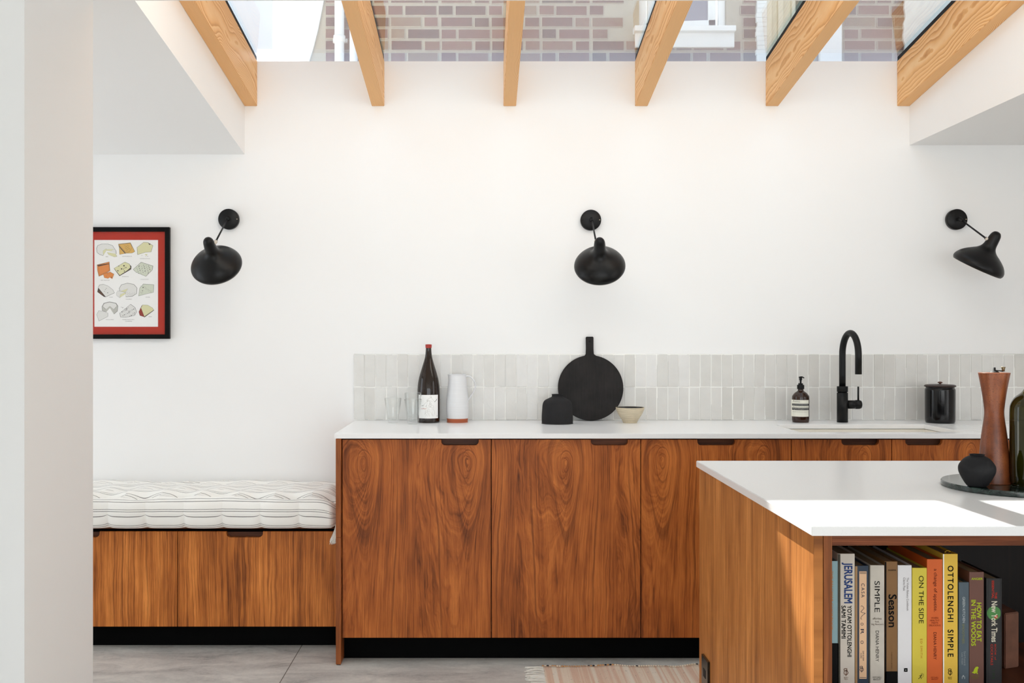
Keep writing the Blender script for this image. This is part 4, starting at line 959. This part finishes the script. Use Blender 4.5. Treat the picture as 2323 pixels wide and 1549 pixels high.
text('label_text', 'A gently exfoliating blend for the hands', ws, lb, Sx(350), Sx(705), Sz(984), Sz(942), 0, **kw2)
text('label_text', 'Apply to wet hands, massage, rinse', gs, lb, Sx(350), Sx(715), Sz(1048), Sz(1020), 0, **kw)

# tap
d = dfor(957.6); X, Y = wx(1911, d), CY + d; mm = d / F
t = thing('tap', 'matt black swan-neck kitchen tap with a side lever', 'tap', (X, Y, z0))
M_tap = plain('matt_black_tap', C(7, 7, 7), 0.38, var=0.02, spec=0.3)
r = 12.1 * mm
bm = B(); lathe(bm, [(0, 0), (r, 0), (r, Hs(891)), (r * 0.86, Hs(890.6)), (r * 0.86, Hs(888.8)), (0, Hs(888.8))], (X, Y, z0), 40); obj('body', bm, M_tap, t)
bm = B(); lathe(bm, [(0, Hs(888.7)), (r, Hs(888.7)), (r, Hs(876.6)), (r * 0.97, Hs(876.2)), (0, Hs(876.2))], (X, Y, z0), 40); obj('collar', bm, M_tap, t)
rp = 7.2 * mm; pts = [(X, Y, z0 + Hs(878)), (X, Y, z0 + Hs(850))]
dxr = wx(1953.6, 4.34) - X; dyr = -0.13; zc = z0 + Hs(805); hr = 0.098
for i in range(1, 25):
    a = PI * i / 24; k = (1 - math.cos(a)) / 2; pts.append((X + dxr * k, Y + dyr * k, zc + hr * math.sin(a) - 0.0 * k))
pts.append((X + dxr, Y + dyr, wz(849.5, CY * 0 + 4.34)))
pts.insert(2, (X, Y, z0 + Hs(815)))
bm = B(); tube(bm, pts, rp, 28); obj('spout', bm, M_tap, t)
bm = B(); zl_ = z0 + Hs(917.6); Mx = Matrix.Rotation(PI / 2, 3, 'Y')
lathe(bm, [(0, 0.0), (9.6 * mm, 0.0), (9.6 * mm, 17 * mm), (9.1 * mm, 17.4 * mm), (9.1 * mm, 18.6 * mm), (10.2 * mm, 19 * mm), (10.2 * mm, 27.5 * mm), (8.8 * mm, 31 * mm), (6 * mm, 32.2 * mm), (0, 32.4 * mm)], (X + 11 * mm, Y, zl_), 40, Mx); obj('handle', bm, M_tap, t)
bm = B(); tube(bm, [(wx(1947, d), Y, zl_ + 8 * mm), (wx(1947, d), Y, z0 + Hs(877))], 2.0 * mm, 16); obj('lever', bm, M_tap, t)

# canister
d = dfor(958.6); X, Y = wx(2132.6, d), CY + d; mm = d / F
Hc = lambda v: wz(v, d) - HW
t = thing('canister', 'glossy black lidded ceramic jar at the right of the sink', 'canister', (X, Y, z0))
M_bgl = plain('black_ceramic_glaze', C(8, 7, 8), 0.10, var=0.02, spec=0.4)
bm = B(); lathe(bm, smooth_prof([(0, 0.002), (27.5 * mm, 0.0), (30.5 * mm, 0.003), (31.8 * mm, 0.012), (32.0 * mm, Hc(930)), (32.2 * mm, Hc(890)), (32.0 * mm, Hc(883)), (30.2 * mm, Hc(880)), (30.2 * mm, Hc(878))], 4) + [(0, Hc(878))], (X, Y, z0), 64); obj('body', bm, M_bgl, t)
bm = B(); lathe(bm, smooth_prof([(30.2 * mm, Hc(878)), (33.3 * mm, Hc(876.6)), (33.3 * mm, Hc(874.6)), (29 * mm, Hc(872.4)), (12 * mm, Hc(871.3)), (2.6 * mm, Hc(870.8))], 4) + [(0, Hc(870.8))], (X, Y, z0), 64)
ld = obj('lid', bm, plain('dark_wood_lid', C(48, 32, 27), 0.4, var=0.12, vs=60), t)
bm = B(); lathe(bm, smooth_prof([(2.4 * mm, Hc(871)), (2.4 * mm, Hc(869.6)), (5.0 * mm, Hc(868.4)), (5.2 * mm, Hc(867)), (2.6 * mm, Hc(865.6)), (0, Hc(865.4))], 4), (X, Y, z0), 24); obj('knob', bm, plain('brown_knob', C(92, 56, 40), 0.35), ld)

# ------------------------------------------------------------------ things on the island
db = 2.51; Rm = 0.176; Xm = wx(2149.5, db) + Rm; Ym = CY + db; tm = 0.0135
def marble():
    a = N('green_marble'); p, x, y, z = a.pos(); n = a.noise(p, 14, 8, 0.7, 2.0); n2 = a.noise(p, 60, 4, 0.7)
    col = a.ramp(n, [(0.3, C(8, 16, 14)), (0.5, C(20, 34, 31)), (0.58, C(58, 76, 70)), (0.62, C(22, 34, 31)), (0.8, C(12, 22, 20))])
    col = a.mix(a.math('MULTIPLY', n2, 0.35), col, C(50, 64, 60)); a.base(col); a.set(rough=0.07, spec=0.6); return a.m
t = tag(obj('marble_board', (lambda b: (lathe(b, [(0, 0), (Rm - 0.002, 0), (Rm, 0.002), (Rm, tm - 0.002), (Rm - 0.002, tm), (0, tm)], (Xm, Ym, HW + 0.0004), 128), b)[1])(B()), marble(), loc=(Xm, Ym, HW)), 'round dark green marble board on the island worktop', 'board')
for p in t.data.polygons: p.use_smooth = False
ZM = HW + tm + 0.0008
def pepper_mat():
    a = N('teak_mill'); p, x, y, z = a.pos(); n = a.noise(a.xyz(a.math('MULTIPLY', x, 60), a.math('MULTIPLY', y, 60), a.math('MULTIPLY', z, 9)), 1, 4, 0.6, 0.5); n2 = a.noise(p, 320, 3, 0.7); n3 = a.noise(p, 22, 2)
    f = a.math('MULTIPLY_ADD', n, 0.55, a.math('MULTIPLY', n3, 0.45))
    col = a.ramp(f, [(0.3, C(78, 38, 18)), (0.5, C(124, 64, 32)), (0.72, C(152, 88, 48))])
    sp_ = a.ramp(n2, [(0.36, (1, 1, 1, 1)), (0.44, (0, 0, 0, 1))]); col = a.mix(a.math('MULTIPLY', sp_, 0.7), col, C(82, 40, 22)); a.base(col); a.set(rough=0.35, spec=0.45); return a.m
dm = 2.503; X, Y = wx(2255.3, dm), CY + dm; mm = dm / F
Hm = lambda v: wz(v, dm) - ZM
t = thing('pepper_mill', 'tall waisted teak pepper mill on the green marble board', 'pepper mill', (X, Y, ZM))
bm = B(); lathe(bm, smooth_prof([(0, 0.0), (33.5 * mm, 0.0), (35.2 * mm, 0.003), (34.2 * mm, 0.022), (31 * mm, Hm(1035)), (27 * mm, Hm(990)), (22.4 * mm, Hm(955)), (20.6 * mm, Hm(937)), (21.4 * mm, Hm(922)), (25.5 * mm, Hm(890)), (31.5 * mm, Hm(855)), (33.2 * mm, Hm(846.5)), (32.6 * mm, Hm(845))], 6) + [(0, Hm(844.7))], (X, Y, ZM), 72); obj('body', bm, pepper_mat(), t)
bm = B(); xc = X; lathe(bm, smooth_prof([(11.5 * mm, Hm(845)), (8 * mm, Hm(841.8)), (4 * mm, Hm(840.8))], 3) + [(3.2 * mm, Hm(840.5)), (3.2 * mm, Hm(833.5)), (0, Hm(833))], (xc, Y, ZM), 28); obj('cap', bm, M_rubber, t)
bm = B(); tube(bm, [(xc, Y, ZM + Hm(840)), (xc + 9 * mm, Y - 0.004, ZM + Hm(840.5)), (xc + 17 * mm, Y - 0.008, ZM + Hm(841.6))], [0.0026, 0.0022, 0.0030], 12, flat=0.6); ck = obj('crank', bm, M_black, t)
bm = B(); lathe(bm, [(0, 0), (3.2 * mm, 0), (3.0 * mm, 3 * mm), (4.8 * mm, 9.5 * mm), (4.6 * mm, 10 * mm), (0, 10 * mm)], (xc + 17 * mm, Y - 0.008, ZM + Hm(841.8)), 24); obj('crank_knob', bm, plain('brass_knob', C(120, 104, 78), 0.3, metal=0.8), ck)
# small pot
dm = 2.443; X, Y = wx(2216.5, dm), CY + dm; mm = dm / F
Hm = lambda v: wz(v, dm) - ZM + 0.004
t = thing('small_pot', 'small round black clay pot beside the pepper mill', 'pot', (X, Y, ZM))
bm = B(); lathe(bm, smooth_prof([(0, 0.0005), (17 * mm, 0.0), (24 * mm, 0.005), (35 * mm, Hm(1082)), (39 * mm, Hm(1070)), (37.5 * mm, Hm(1058)), (28 * mm, Hm(1045)), (18 * mm, Hm(1038.5)), (14.5 * mm, Hm(1037.2)), (16 * mm, Hm(1035)), (17 * mm, Hm(1034))], 6) + [(15.5 * mm, Hm(1034)), (13 * mm, Hm(1037)), (20 * mm, Hm(1044)), (0, Hm(1058))], (X, Y, ZM), 64, wob=lambda a, z: 1 + 0.005 * math.sin(3 * a)); obj('body', bm, plain('black_clay', C(26, 26, 28), 0.7, var=0.12, vs=30, bump=0.35, bs=70, spec=0.25), t)
# green bottle
dm = F * (CZ - ZM) / (1100.5 - CV); X, Y = wx(2346, dm), CY + dm; mm = dm / F
Hm = lambda v: wz(v, dm) - ZM
t = thing('oil_bottle', 'big dark olive-green glass bottle cut by the right edge of the picture', 'bottle', (X, Y, ZM))
rb = 50 * mm
M_green = bottle_glass('olive_bottle_glass', (0.030, 0.028, 0.002, 1), 0.02, 0.45)
bm = B(); lathe(bm, smooth_prof([(0, 0.003), (rb * 0.86, 0.0), (rb * 0.95, 0.004), (rb, 0.018), (rb, Hm(1000)), (rb, Hm(935)), (rb * 0.95, Hm(916)), (rb * 0.78, Hm(901)), (rb * 0.5, Hm(889)), (rb * 0.33, Hm(872)), (rb * 0.30, Hm(850)), (rb * 0.29, Hm(820))], 5) + [(0, Hm(820))], (X, Y, ZM), 72); obj('body', bm, M_green, t)
bm = B(); lathe(bm, [(0, 0.008), (rb - 0.004, 0.008), (rb - 0.004, Hm(955)), (0, Hm(955))], (X, Y, ZM), 48); obj('oil', bm, plain('dark_contents', C(16, 18, 10), 0.3, var=0), t)
bm = B(); lathe(bm, [(0, Hm(820)), (rb * 0.24, Hm(819.5)), (rb * 0.26, Hm(800)), (0, Hm(799))], (X, Y, ZM), 24); obj('stopper', bm, plain('cork', C(176, 132, 88), 0.8), t)

# ------------------------------------------------------------------ cookbooks
DS = 2.06; YS = CY + DS
bu = lambda u: wx(u, DS); bv = lambda v: wz(v, DS)
zu = lambda p: 1850 + p / 4.199; zv = lambda p: 1180 + p / 4.199       # marks measured on an enlargement
M_pages = plain('book_pages', C(150, 134, 108), 0.95, var=0.12, vs=300, spec=0.05)
def worn(name, c, v=0.06, vs=40, rough=0.5): return plain(name, C(*c), rough, var=v, vs=vs)
def ink_(name, c): return plain(name, C(*c), 0.7, var=0, spec=0.15)
def book(label, u0, u1, vt, c, depth=0.20, cover=None, ds=DS, rough=0.5, var=0.05, vs=40, setback=0.0, foot=None):
    y0 = CY + ds + setback; k = ds + setback
    x0, x1 = wx(u0, k), wx(u1, k); zt = wz(vt, k); zb = ZSH + 0.0006
    t = thing('cookbook', label, 'book', ((x0 + x1) / 2, y0, zb), 'cookbooks standing in the island bookshelf')
    m = plain('book_cover', C(*c), rough, var=var, vs=vs)
    bm = B(); e = 0.0022
    box(bm, x0, x1, y0, y0 + e, zb, zt, .0006); box(bm, x0, x0 + e, y0 + e, y0 + depth, zb, zt); box(bm, x1 - e, x1, y0 + e, y0 + depth, zb, zt)
    obj('cover', bm, [m], t)
    bm = B(); box(bm, x0 + e, x1 - e, y0 + e + 0.001, y0 + depth - 0.004, zb + 0.003, zt - 0.004); obj('page_block', bm, M_pages, t)
    return t, y0 - 0.0004
def T(t, y, s, c, u0, u1, v0, v1, vert=True, bold=0.0, sp=1.0, nm='spine_title', k=None):
    """letters on a spine; the rectangle is given on the enlargement"""
    X0, X1, Z0, Z1 = bu(zu(u0)), bu(zu(u1)), bv(zv(v1)), bv(zv(v0))
    return text(nm, s, c, t, X0, X1, Z0, Z1, y, vertical=vert, bold=bold, spacing=sp)
def ebury(t, y, c, uc, v0, s):
    """publisher's looped mark"""
    X = bu(zu(uc)); Z = bv(zv(v0)); k = s * DS / F / 4.199
    loops = [[(-.15 + .33 * math.cos(a), .62 + .22 * math.sin(a)) for a in [0.6 + i * 5.0 / 14 for i in range(15)]], [(-.05 + .42 * math.cos(a), -.02 + .42 * math.sin(a)) for a in [1.6 + i * 2 * PI / 20 for i in range(21)]], [(0.18, .82), (0.05, .3), (-.05, -.7)], [(-.3, .4), (.3, .38)]]
    bm = B(); lines_mesh(bm, [[(X + a * k * 1.0, Z + b * k) for a, b in l] for l in loops], y, k * 0.13); obj('publisher_mark', bm, c, t)
K = ink_('black_ink', (7, 6, 6))
# 1 pale blue
t, y = book('pale blue spine with tiny orange letters, against the left side of the shelf', zu(128), zu(219), zv(388), (140, 172, 178))
T(t, y, 'THE PALOMAR COOKBOOK', ink_('orange_ink', (196, 140, 74)), 150, 168, 480, 1050)
x0, x1 = bu(zu(128)), bu(zu(219)); bm = B(); box(bm, x0, x1, YS - 0.0006, YS - 0.0001, ZSH + 0.0008, bv(zv(1170))); obj('black_spine_band', bm, K, t)
# 2
t, y = book('tall off-white book with bold blue capitals at the top of its spine', zu(212), zu(374), zv(318), (206, 196, 184), var=0.05, vs=20)
bm = B(); box(bm, bu(zu(212)) - 0.0, bu(zu(236)), YS - 0.0006, YS - 0.0001, ZSH + 0.001, bv(zv(322))); obj('textured_hinge', bm, plain('mottled_cloth', C(70, 66, 56), 0.9, var=0.35, vs=400), t)
T(t, y, 'JERUSALEM', ink_('blue_ink', (44, 66, 120)), 248, 352, 402, 790, bold=0.03)
T(t, y, 'YOTAM OTTOLENGHI', K, 302, 344, 812, 1300, bold=0.02, nm='author_name'); T(t, y, 'SAMI TAMIMI', K, 246, 288, 812, 1125, bold=0.02, nm='author_name')
ebury(t, y, ink_('brown_ink', (112, 70, 42)), 292, 1450, 46); T(t, y, 'EBURY\nPRESS', ink_('brown_ink', (112, 70, 42)), 270, 312, 1492, 1518, vert=False, nm='publisher_name')
# 3
t, y = book('slim navy book with a long tan panel down its spine', zu(376), zu(505), zv(432), (30, 46, 66))
bm = B(); box(bm, bu(zu(376)), bu(zu(398)), YS - 0.0006, YS - 0.0001, ZSH + 0.001, bv(zv(438))); obj('tan_hinge', bm, worn('tan_cloth', (160, 122, 78), 0.12, 60), t)
bm = B(); box(bm, bu(zu(416)), bu(zu(486)), YS - 0.0005, YS - 0.0001, bv(zv(1508)), bv(zv(486))); pn = obj('spine_panel', bm, worn('tan_panel', (226, 184, 146), 0.05, 90), t)
y2 = YS - 0.0009; NV_ = ink_('navy_ink', (34, 44, 66))
for vz in (494, 504, 1494): T(pn, y2, '|', NV_, 420, 482, vz, vz + 4, vert=True, nm='rule_line')
T(pn, y2, 'CASA', NV_, 434, 466, 600, 735, sp=1.3, bold=-0.01)
T(pn, y2, 'O', NV_, 428, 456, 975, 1000, bold=-0.01); T(pn, y2, 'R', NV_, 428, 460, 1035, 1085, bold=-0.02); T(pn, y2, 'O', NV_, 428, 456, 1145, 1176, bold=-0.01)
bm = B(); mp = [(430, 818), (440, 812), (452, 822), (462, 835), (440, 860), (430, 872), (452, 880), (474, 885), (446, 905), (432, 922), (430, 936), (440, 942)]
lines_mesh(bm, [[(bu(zu(a)), bv(zv(b))) for a, b in mp]], y2, 0.0008); obj('spine_title', bm, NV_, pn)
T(pn, y2, 'SAM & SAM', NV_, 446, 462, 1242, 1335, nm='author_name'); T(pn, y2, 'CLARK', NV_, 426, 440, 1262, 1315, nm='author_name'); ebury(pn, y2, NV_, 440, 1420, 38)
# 4
t, y = book('mottled grey book with a stained spine and thin black capitals', zu(522), zu(656), zv(428), (196, 188, 176), var=0.22, vs=26)
T(t, y, 'SIMPLE', K, 562, 612, 578, 875, bold=-0.01)
for s_, v0 in (('effortless', 925), ('food,', 955), ('big flavours', 982)): T(t, y, s_, ink_('dark_brown_ink', (74, 58, 44)), 545 if s_[0] != 'b' else 533, 630 if s_[0] != 'b' else 646, v0, v0 + 20, vert=False, nm='subtitle') if s_ != 'food,' else T(t, y, s_, ink_('dark_brown_ink', (74, 58, 44)), 566, 606, v0, v0 + 20, vert=False, nm='subtitle')
T(t, y, 'DIANA HENRY', K, 572, 604, 1052, 1345, bold=-0.015, nm='author_name'); T(t, y, 'MITCHELL\nBEAZLEY', K, 545, 628, 1488, 1522, vert=False, nm='publisher_name')
# 5
t, y = book('plain brown book with one large black word, left of the white book', zu(660), zu(780), zv(392), (128, 90, 46))
bm = B(); box(bm, bu(zu(660)), bu(zu(674)), YS - 0.0006, YS - 0.0001, ZSH + 0.001, bv(zv(396))); obj('dark_hinge', bm, K, t)
bm = B(); box(bm, bu(zu(660)), bu(zu(780)), YS - 0.0006, YS - 0.0001, ZSH + 0.001, bv(zv(1438))); obj('black_spine_band', bm, K, t)
T(t, y, 'SHARMA', K, 692, 768, 468, 482, vert=False, bold=0.01, nm='author_name'); T(t, y, 'Season', K, 694, 772, 705, 1018, bold=0.02); T(t, y, 'CHRONICLE BOOKS', ink_('dim_ink', (90, 62, 34)), 720, 731, 1255, 1410, nm='publisher_name')
# 6
t, y = book('plain white book with small grey lettering', zu(785), zu(916), zv(428), (226, 224, 226), var=0.02)
GI = ink_('grey_ink', (120, 112, 108)); T(t, y, 'The Violet Bakery Cookbook', GI, 862, 888, 545, 862); T(t, y, 'Claire Ptak', GI, 834, 856, 545, 672, nm='author_name')
bm = B(); box(bm, bu(zu(843)), bu(zu(876)), YS - 0.0006, YS - 0.0001, bv(zv(1442)), bv(zv(1408))); mk = obj('publisher_mark', bm, K, t)
bm = B(); flat_poly(bm, disc_pts(bu(zu(859)), bv(zv(1425)), 0.0010, 14), YS - 0.0008); obj('publisher_mark_disc', bm, M_paper, mk)
# 7
t, y = book('yellow book in thin black capitals, between the white and orange spines', zu(922), zu(1061), zv(453), (214, 194, 62), var=0.04)
T(t, y, 'ON THE SIDE', K, 984, 1030, 528, 982, bold=-0.012); T(t, y, 'ED SMITH', ink_('ochre_ink', (190, 118, 34)), 998, 1018, 1130, 1310, sp=1.3, nm='author_name')
def archer(t, y, u, v, s, c):
    bm = B(); P = lambda a, b: (bu(zu(u + a * s)), bv(zv(v - b * s)))
    lines_mesh(bm, [[P(-1, -1), P(-.2, -.2), P(0, .3)], [P(.1, -1.0), P(-.1, -.3), P(0, .3)], [P(-.7, .1), P(0, .3), P(.5, .6)]], y, 0.0010)
    lines_mesh(bm, [[P(-.1, 1.0), P(.5, 1.1), P(.95, .6), P(.8, -.1), P(.3, -.5)]], y, 0.0005); flat_poly(bm, disc_pts(*P(.05, .55), 0.0008, 10), y)
    obj('publisher_mark', bm, c, t)
archer(t, y, 1005, 1485, 26, K)
# 8
t, y = book('orange book with dark red lettering, between two yellow books', zu(1063), zu(1209), zv(370), (212, 94, 26), var=0.05)
T(t, y, 'a change of appetite.', ink_('maroon_ink', (82, 28, 22)), 1118, 1160, 462, 870, bold=-0.005)
MI = ink_('maroon_ink', (120, 44, 24))
for q, s_ in enumerate(('WHERE', 'HEALTHY', 'MEETS', 'DELICIOUS')): T(t, y, s_, MI, (1100, 1090, 1105, 1082)[q], (1170, 1180, 1168, 1190)[q], 922 + q * 23.5, 938 + q * 23.5, vert=False, nm='subtitle')
T(t, y, 'DIANA HENRY', ink_('maroon_ink', (82, 28, 22)), 1124, 1152, 1066, 1326, bold=-0.01, nm='author_name'); T(t, y, 'MITCHELL\nBEAZLEY', MI, 1100, 1172, 1490, 1518, vert=False, nm='publisher_name')
# 9
t, y = book('tallest yellow book, in bold black capitals, right of the orange book', zu(1214), zu(1355), zv(320), (226, 184, 62), var=0.03)
bm = B(); box(bm, bu(zu(1214)), bu(zu(1224)), YS - 0.0006, YS - 0.0001, ZSH + 0.001, bv(zv(322))); obj('white_hinge', bm, M_paper, t)
T(t, y, 'OTTOLENGHI  SIMPLE', K, 1258, 1314, 432, 1300, bold=0.018, sp=1.25); ebury(t, y, K, 1284, 1450, 42); T(t, y, 'EBURY\nPRESS', K, 1262, 1302, 1490, 1514, vert=False, nm='publisher_name')
bm = B(); tube(bm, spline([(bu(zu(1262)), YS + 0.008, bv(zv(318))), (bu(zu(1240)), YS + 0.004, bv(zv(306))), (bu(zu(1262)), YS + 0.003, bv(zv(292))), (bu(zu(1292)), YS + 0.004, bv(zv(302))), (bu(zu(1288)), YS + 0.01, bv(zv(318)))], 5), 0.0006, 6); obj('ribbon', bm, ink_('yellow_ribbon', (190, 150, 40)), t)
# 10
t, y = book('short worn slate-blue book, right of the tallest yellow book', zu(1366), zu(1462), zv(590), (74, 88, 98), var=0.25, vs=30)
T(t, y, 'GREEN KITCHEN', ink_('silver_ink', (190, 196, 196)), 1400, 1424, 730, 975); T(t, y, 'SMOOTHIES.', ink_('olive_ink', (130, 128, 76)), 1396, 1418, 985, 1180)
T(t, y, 'David Frenkiel &', ink_('silver_ink', (150, 156, 158)), 1412, 1430, 1248, 1382, nm='author_name'); T(t, y, 'Luise Vindahl', ink_('silver_ink', (150, 156, 158)), 1390, 1406, 1260, 1372, nm='author_name')
bm = B(); lines_mesh(bm, [[(bu(zu(a)), bv(zv(b))) for a, b in l] for l in ([(1396, 1510), (1396, 1488), (1420, 1488), (1420, 1510)], [(1408, 1488), (1408, 1474)], [(1400, 1480), (1414, 1478)])], y, 0.0009); obj('publisher_mark', bm, ink_('silver_ink', (190, 196, 196)), t)
# 11
t, y = book('brown book with lime green lettering and a small lime dog', zu(1466), zu(1604), zv(492), (104, 66, 54))
LI = ink_('lime_ink', (176, 190, 44))
T(t, y, 'ANGIER', LI, 1484, 1592, 546, 568, vert=False, bold=0.015, nm='author_name'); T(t, y, 'HOW TO EAT', LI, 1534, 1580, 784, 1155, bold=0.025); T(t, y, 'IN THE WOODS', LI, 1482, 1526, 757, 1196, bold=0.025)
bm = B(); dog = [(1488, 1446), (1502, 1442), (1512, 1415), (1526, 1396), (1542, 1392), (1550, 1398), (1554, 1408), (1546, 1412), (1544, 1430), (1540, 1450), (1548, 1462), (1536, 1464), (1530, 1450), (1520, 1460), (1506, 1458), (1490, 1450)]
flat_poly(bm, [(bu(zu(a)), bv(zv(b))) for a, b in dog], y); obj('publisher_mark', bm, LI, t); T(t, y, 'BLACK DOG &\nLEVENTHAL', ink_('dim_lime_ink', (118, 116, 40)), 1484, 1556, 1475, 1508, vert=False, nm='publisher_name')
# 12
t, y = book('thick black book of cocktails with red lettering and a green disc', zu(1628), zu(1775), zv(553), (26, 24, 26), depth=0.17)
RI = ink_('red_ink', (190, 52, 34))
bm = B(); flat_poly(bm, disc_pts(bu(zu(1699)), bv(zv(884)), 33 * DS / F / 2.1, 48)[::-1], y + 0.0001); dc = obj('green_disc', bm, ink_('green_ink', (82, 134, 78)), t)
bm = B(); flat_poly(bm, disc_pts(bu(zu(1719)), bv(zv(918)), 0.0036, 24)[::-1], y - 0.0001); obj('red_cherry', bm, RI, dc)
T(t, y, 'THE', RI, 1706, 1728, 684, 746, bold=0.015); T(t, y, 'ESSENTIAL', RI, 1678, 1700, 575, 745, bold=0.015)
T(t, y - 0.0003, 'New York Times', ink_('ivory_ink', (214, 206, 188)), 1674, 1730, 770, 1158, bold=0.02)
T(t, y, 'BOOK of', RI, 1704, 1720, 1180, 1330); T(t, y, 'COCKTAILS', RI, 1668, 1690, 1180, 1378); T(t, y, 'T M B', ink_('dark_green_ink', (40, 66, 34)), 1682, 1706, 1420, 1510, nm='publisher_name')
for a in (1644, 1762):
    bm = B(); box(bm, bu(zu(a)), bu(zu(a + 2)), YS - 0.0004, YS, ZSH + 0.002, bv(zv(558))); obj('spine_groove', bm, ink_('groove_grey', (58, 56, 56)), t)
# 13 mottled brown block further back
k = 2.16; x0, x1 = wx(zu(1795), k), wx(zu(1962), k)
t = thing('wooden_block', 'mottled brown block standing in the dark right of the cookbooks', 'block', ((x0 + x1) / 2, CY + k, ZSH))
bm = B(); prism(bm, [(x0, CY + k - 0.004), (x1, CY + k + 0.010), (x1, CY + k + 0.12), (x0, CY + k + 0.11)], ZSH + 0.0006, wz(zv(884), k), 'z'); bmesh.ops.bevel(bm, geom=bm.edges[:], offset=0.002, segments=2, affect='EDGES')
obj('block', bm, plain('mottled_leather', C(112, 72, 54), 0.6, var=0.45, vs=40), t)

# ------------------------------------------------------------------ rug
def rug_mat():
    a = N('flatwoven_rug'); p, x, y, z = a.pos()
    n = a.noise(a.xyz(a.math('MULTIPLY', x, 20), a.math('MULTIPLY', y, 0.15), 0), 1, 4); n2 = a.noise(p, 420, 2, 0.7); n3 = a.noise(a.xyz(a.math('MULTIPLY', x, 60), a.math('MULTIPLY', y, 50), 0), 1, 3, 0.7)
    col = a.ramp(n, [(0.3, C(228, 196, 168)), (0.42, C(246, 232, 212)), (0.5, C(232, 200, 176)), (0.56, C(246, 234, 216)), (0.7, C(250, 244, 232))])
    fle = a.ramp(n3, [(0.64, (0, 0, 0, 1)), (0.70, (1, 1, 1, 1))]); col = a.mix(a.math('MULTIPLY', fle, 0.6), col, C(110, 104, 98))
    wv = a.math('MULTIPLY_ADD', n2, 0.4, 0.8); a.base(a.mix(1.0, col, a.xyz(wv, wv, wv), 'MULTIPLY')); a.set(rough=0.95, spec=0.1); a.bump(n2, 0.8, 0.003); return a.m
rx0, rx1, ry1, ry0 = wx(1232, 3.92), 2.9, CY + 3.925, CY + 3.25
t = thing('rug', 'pink and cream flatwoven runner with white fringe on the stone floor', 'rug', (1.5, (ry0 + ry1) / 2, 0))
bm = B(); NXr, NYr = 220, 30; G = []
for i in range(NXr + 1):
    col_ = []
    for j in range(NYr + 1):
        x = rx0 + (rx1 - rx0) * i / NXr; y = ry0 + (ry1 - ry0) * j / NYr; ed = max(0, (y - (ry1 - 0.03)) / 0.03)
        ridge = 0.006 * math.exp(-((x - wx(1392, 3.92)) / 0.05) ** 2) + 0.007 * math.exp(-((x - wx(1575, 3.92)) / 0.04) ** 2)
        col_.append(bm.verts.new((x, y + ed * (0.004 * math.sin(x * 31) + ridge * 0.8), 0.0065 + ed * (0.0012 * math.sin(x * 420) + 0.0015 * math.sin(x * 37) + ridge))))
    G.append(col_)
for i in range(NXr):
    for j in range(NYr): bm.faces.new((G[i][j], G[i + 1][j], G[i + 1][j + 1], G[i][j + 1])).smooth = True
bd = [G[i][0] for i in range(NXr + 1)] + [G[NXr][j] for j in range(1, NYr + 1)] + [G[i][NYr] for i in range(NXr - 1, -1, -1)] + [G[0][j] for j in range(NYr - 1, 0, -1)]
lo = [bm.verts.new((v.co.x, v.co.y, 0.0004)) for v in bd]
for i in range(len(bd)): j = (i + 1) % len(bd); bm.faces.new((bd[i], lo[i], lo[j], bd[j]))
bmesh.ops.recalc_face_normals(bm, faces=bm.faces[:])
obj('weave', bm, rug_mat(), t)
bm = B(); rr = random.Random(9); k = 0; x = rx0
while x < 1.2:          # overcast stitching along the far edge
    dz = 0.006 * math.exp(-((x - wx(1392, 3.92)) / 0.05) ** 2) + 0.007 * math.exp(-((x - wx(1575, 3.92)) / 0.04) ** 2)
    lathe(bm, smooth_prof([(0, -0.0045), (0.0035, -0.002), (0.0045, 0), (0.0035, 0.002), (0, 0.0045)], 2), (x, ry1 + 0.001 + 0.004 * math.sin(x * 31), 0.0058 + dz), 8, mi=(2 if rr.random() < 0.06 else (1 if (x < 0.52 and rr.random() < 0.7) else 0))); x += 0.0095
obj('edge_stitching', bm, [plain('cream_wool', C(232, 214, 190), 0.95), plain('tan_wool', C(206, 150, 92), 0.95), plain('black_wool', C(46, 42, 40), 0.95)], t)
bm = B()
for k in range(150):
    y = ry0 + (ry1 - 0.005 - ry0) * k / 149 + rr.uniform(-0.003, 0.003); L_ = rr.uniform(0.055, 0.078)
    dy = rr.uniform(-0.014, 0.014)
    tube(bm, spline([(rx0 + 0.004, y, 0.0045), (rx0 - L_ * 0.4, y + dy * 0.3 + rr.uniform(-.003, .003), 0.0045 + rr.uniform(0, 0.004)), (rx0 - L_, y + dy, 0.0028 + rr.uniform(0, .003))], 4), 0.0016, 6)
o = obj('fringe', bm, M_yarn, t)
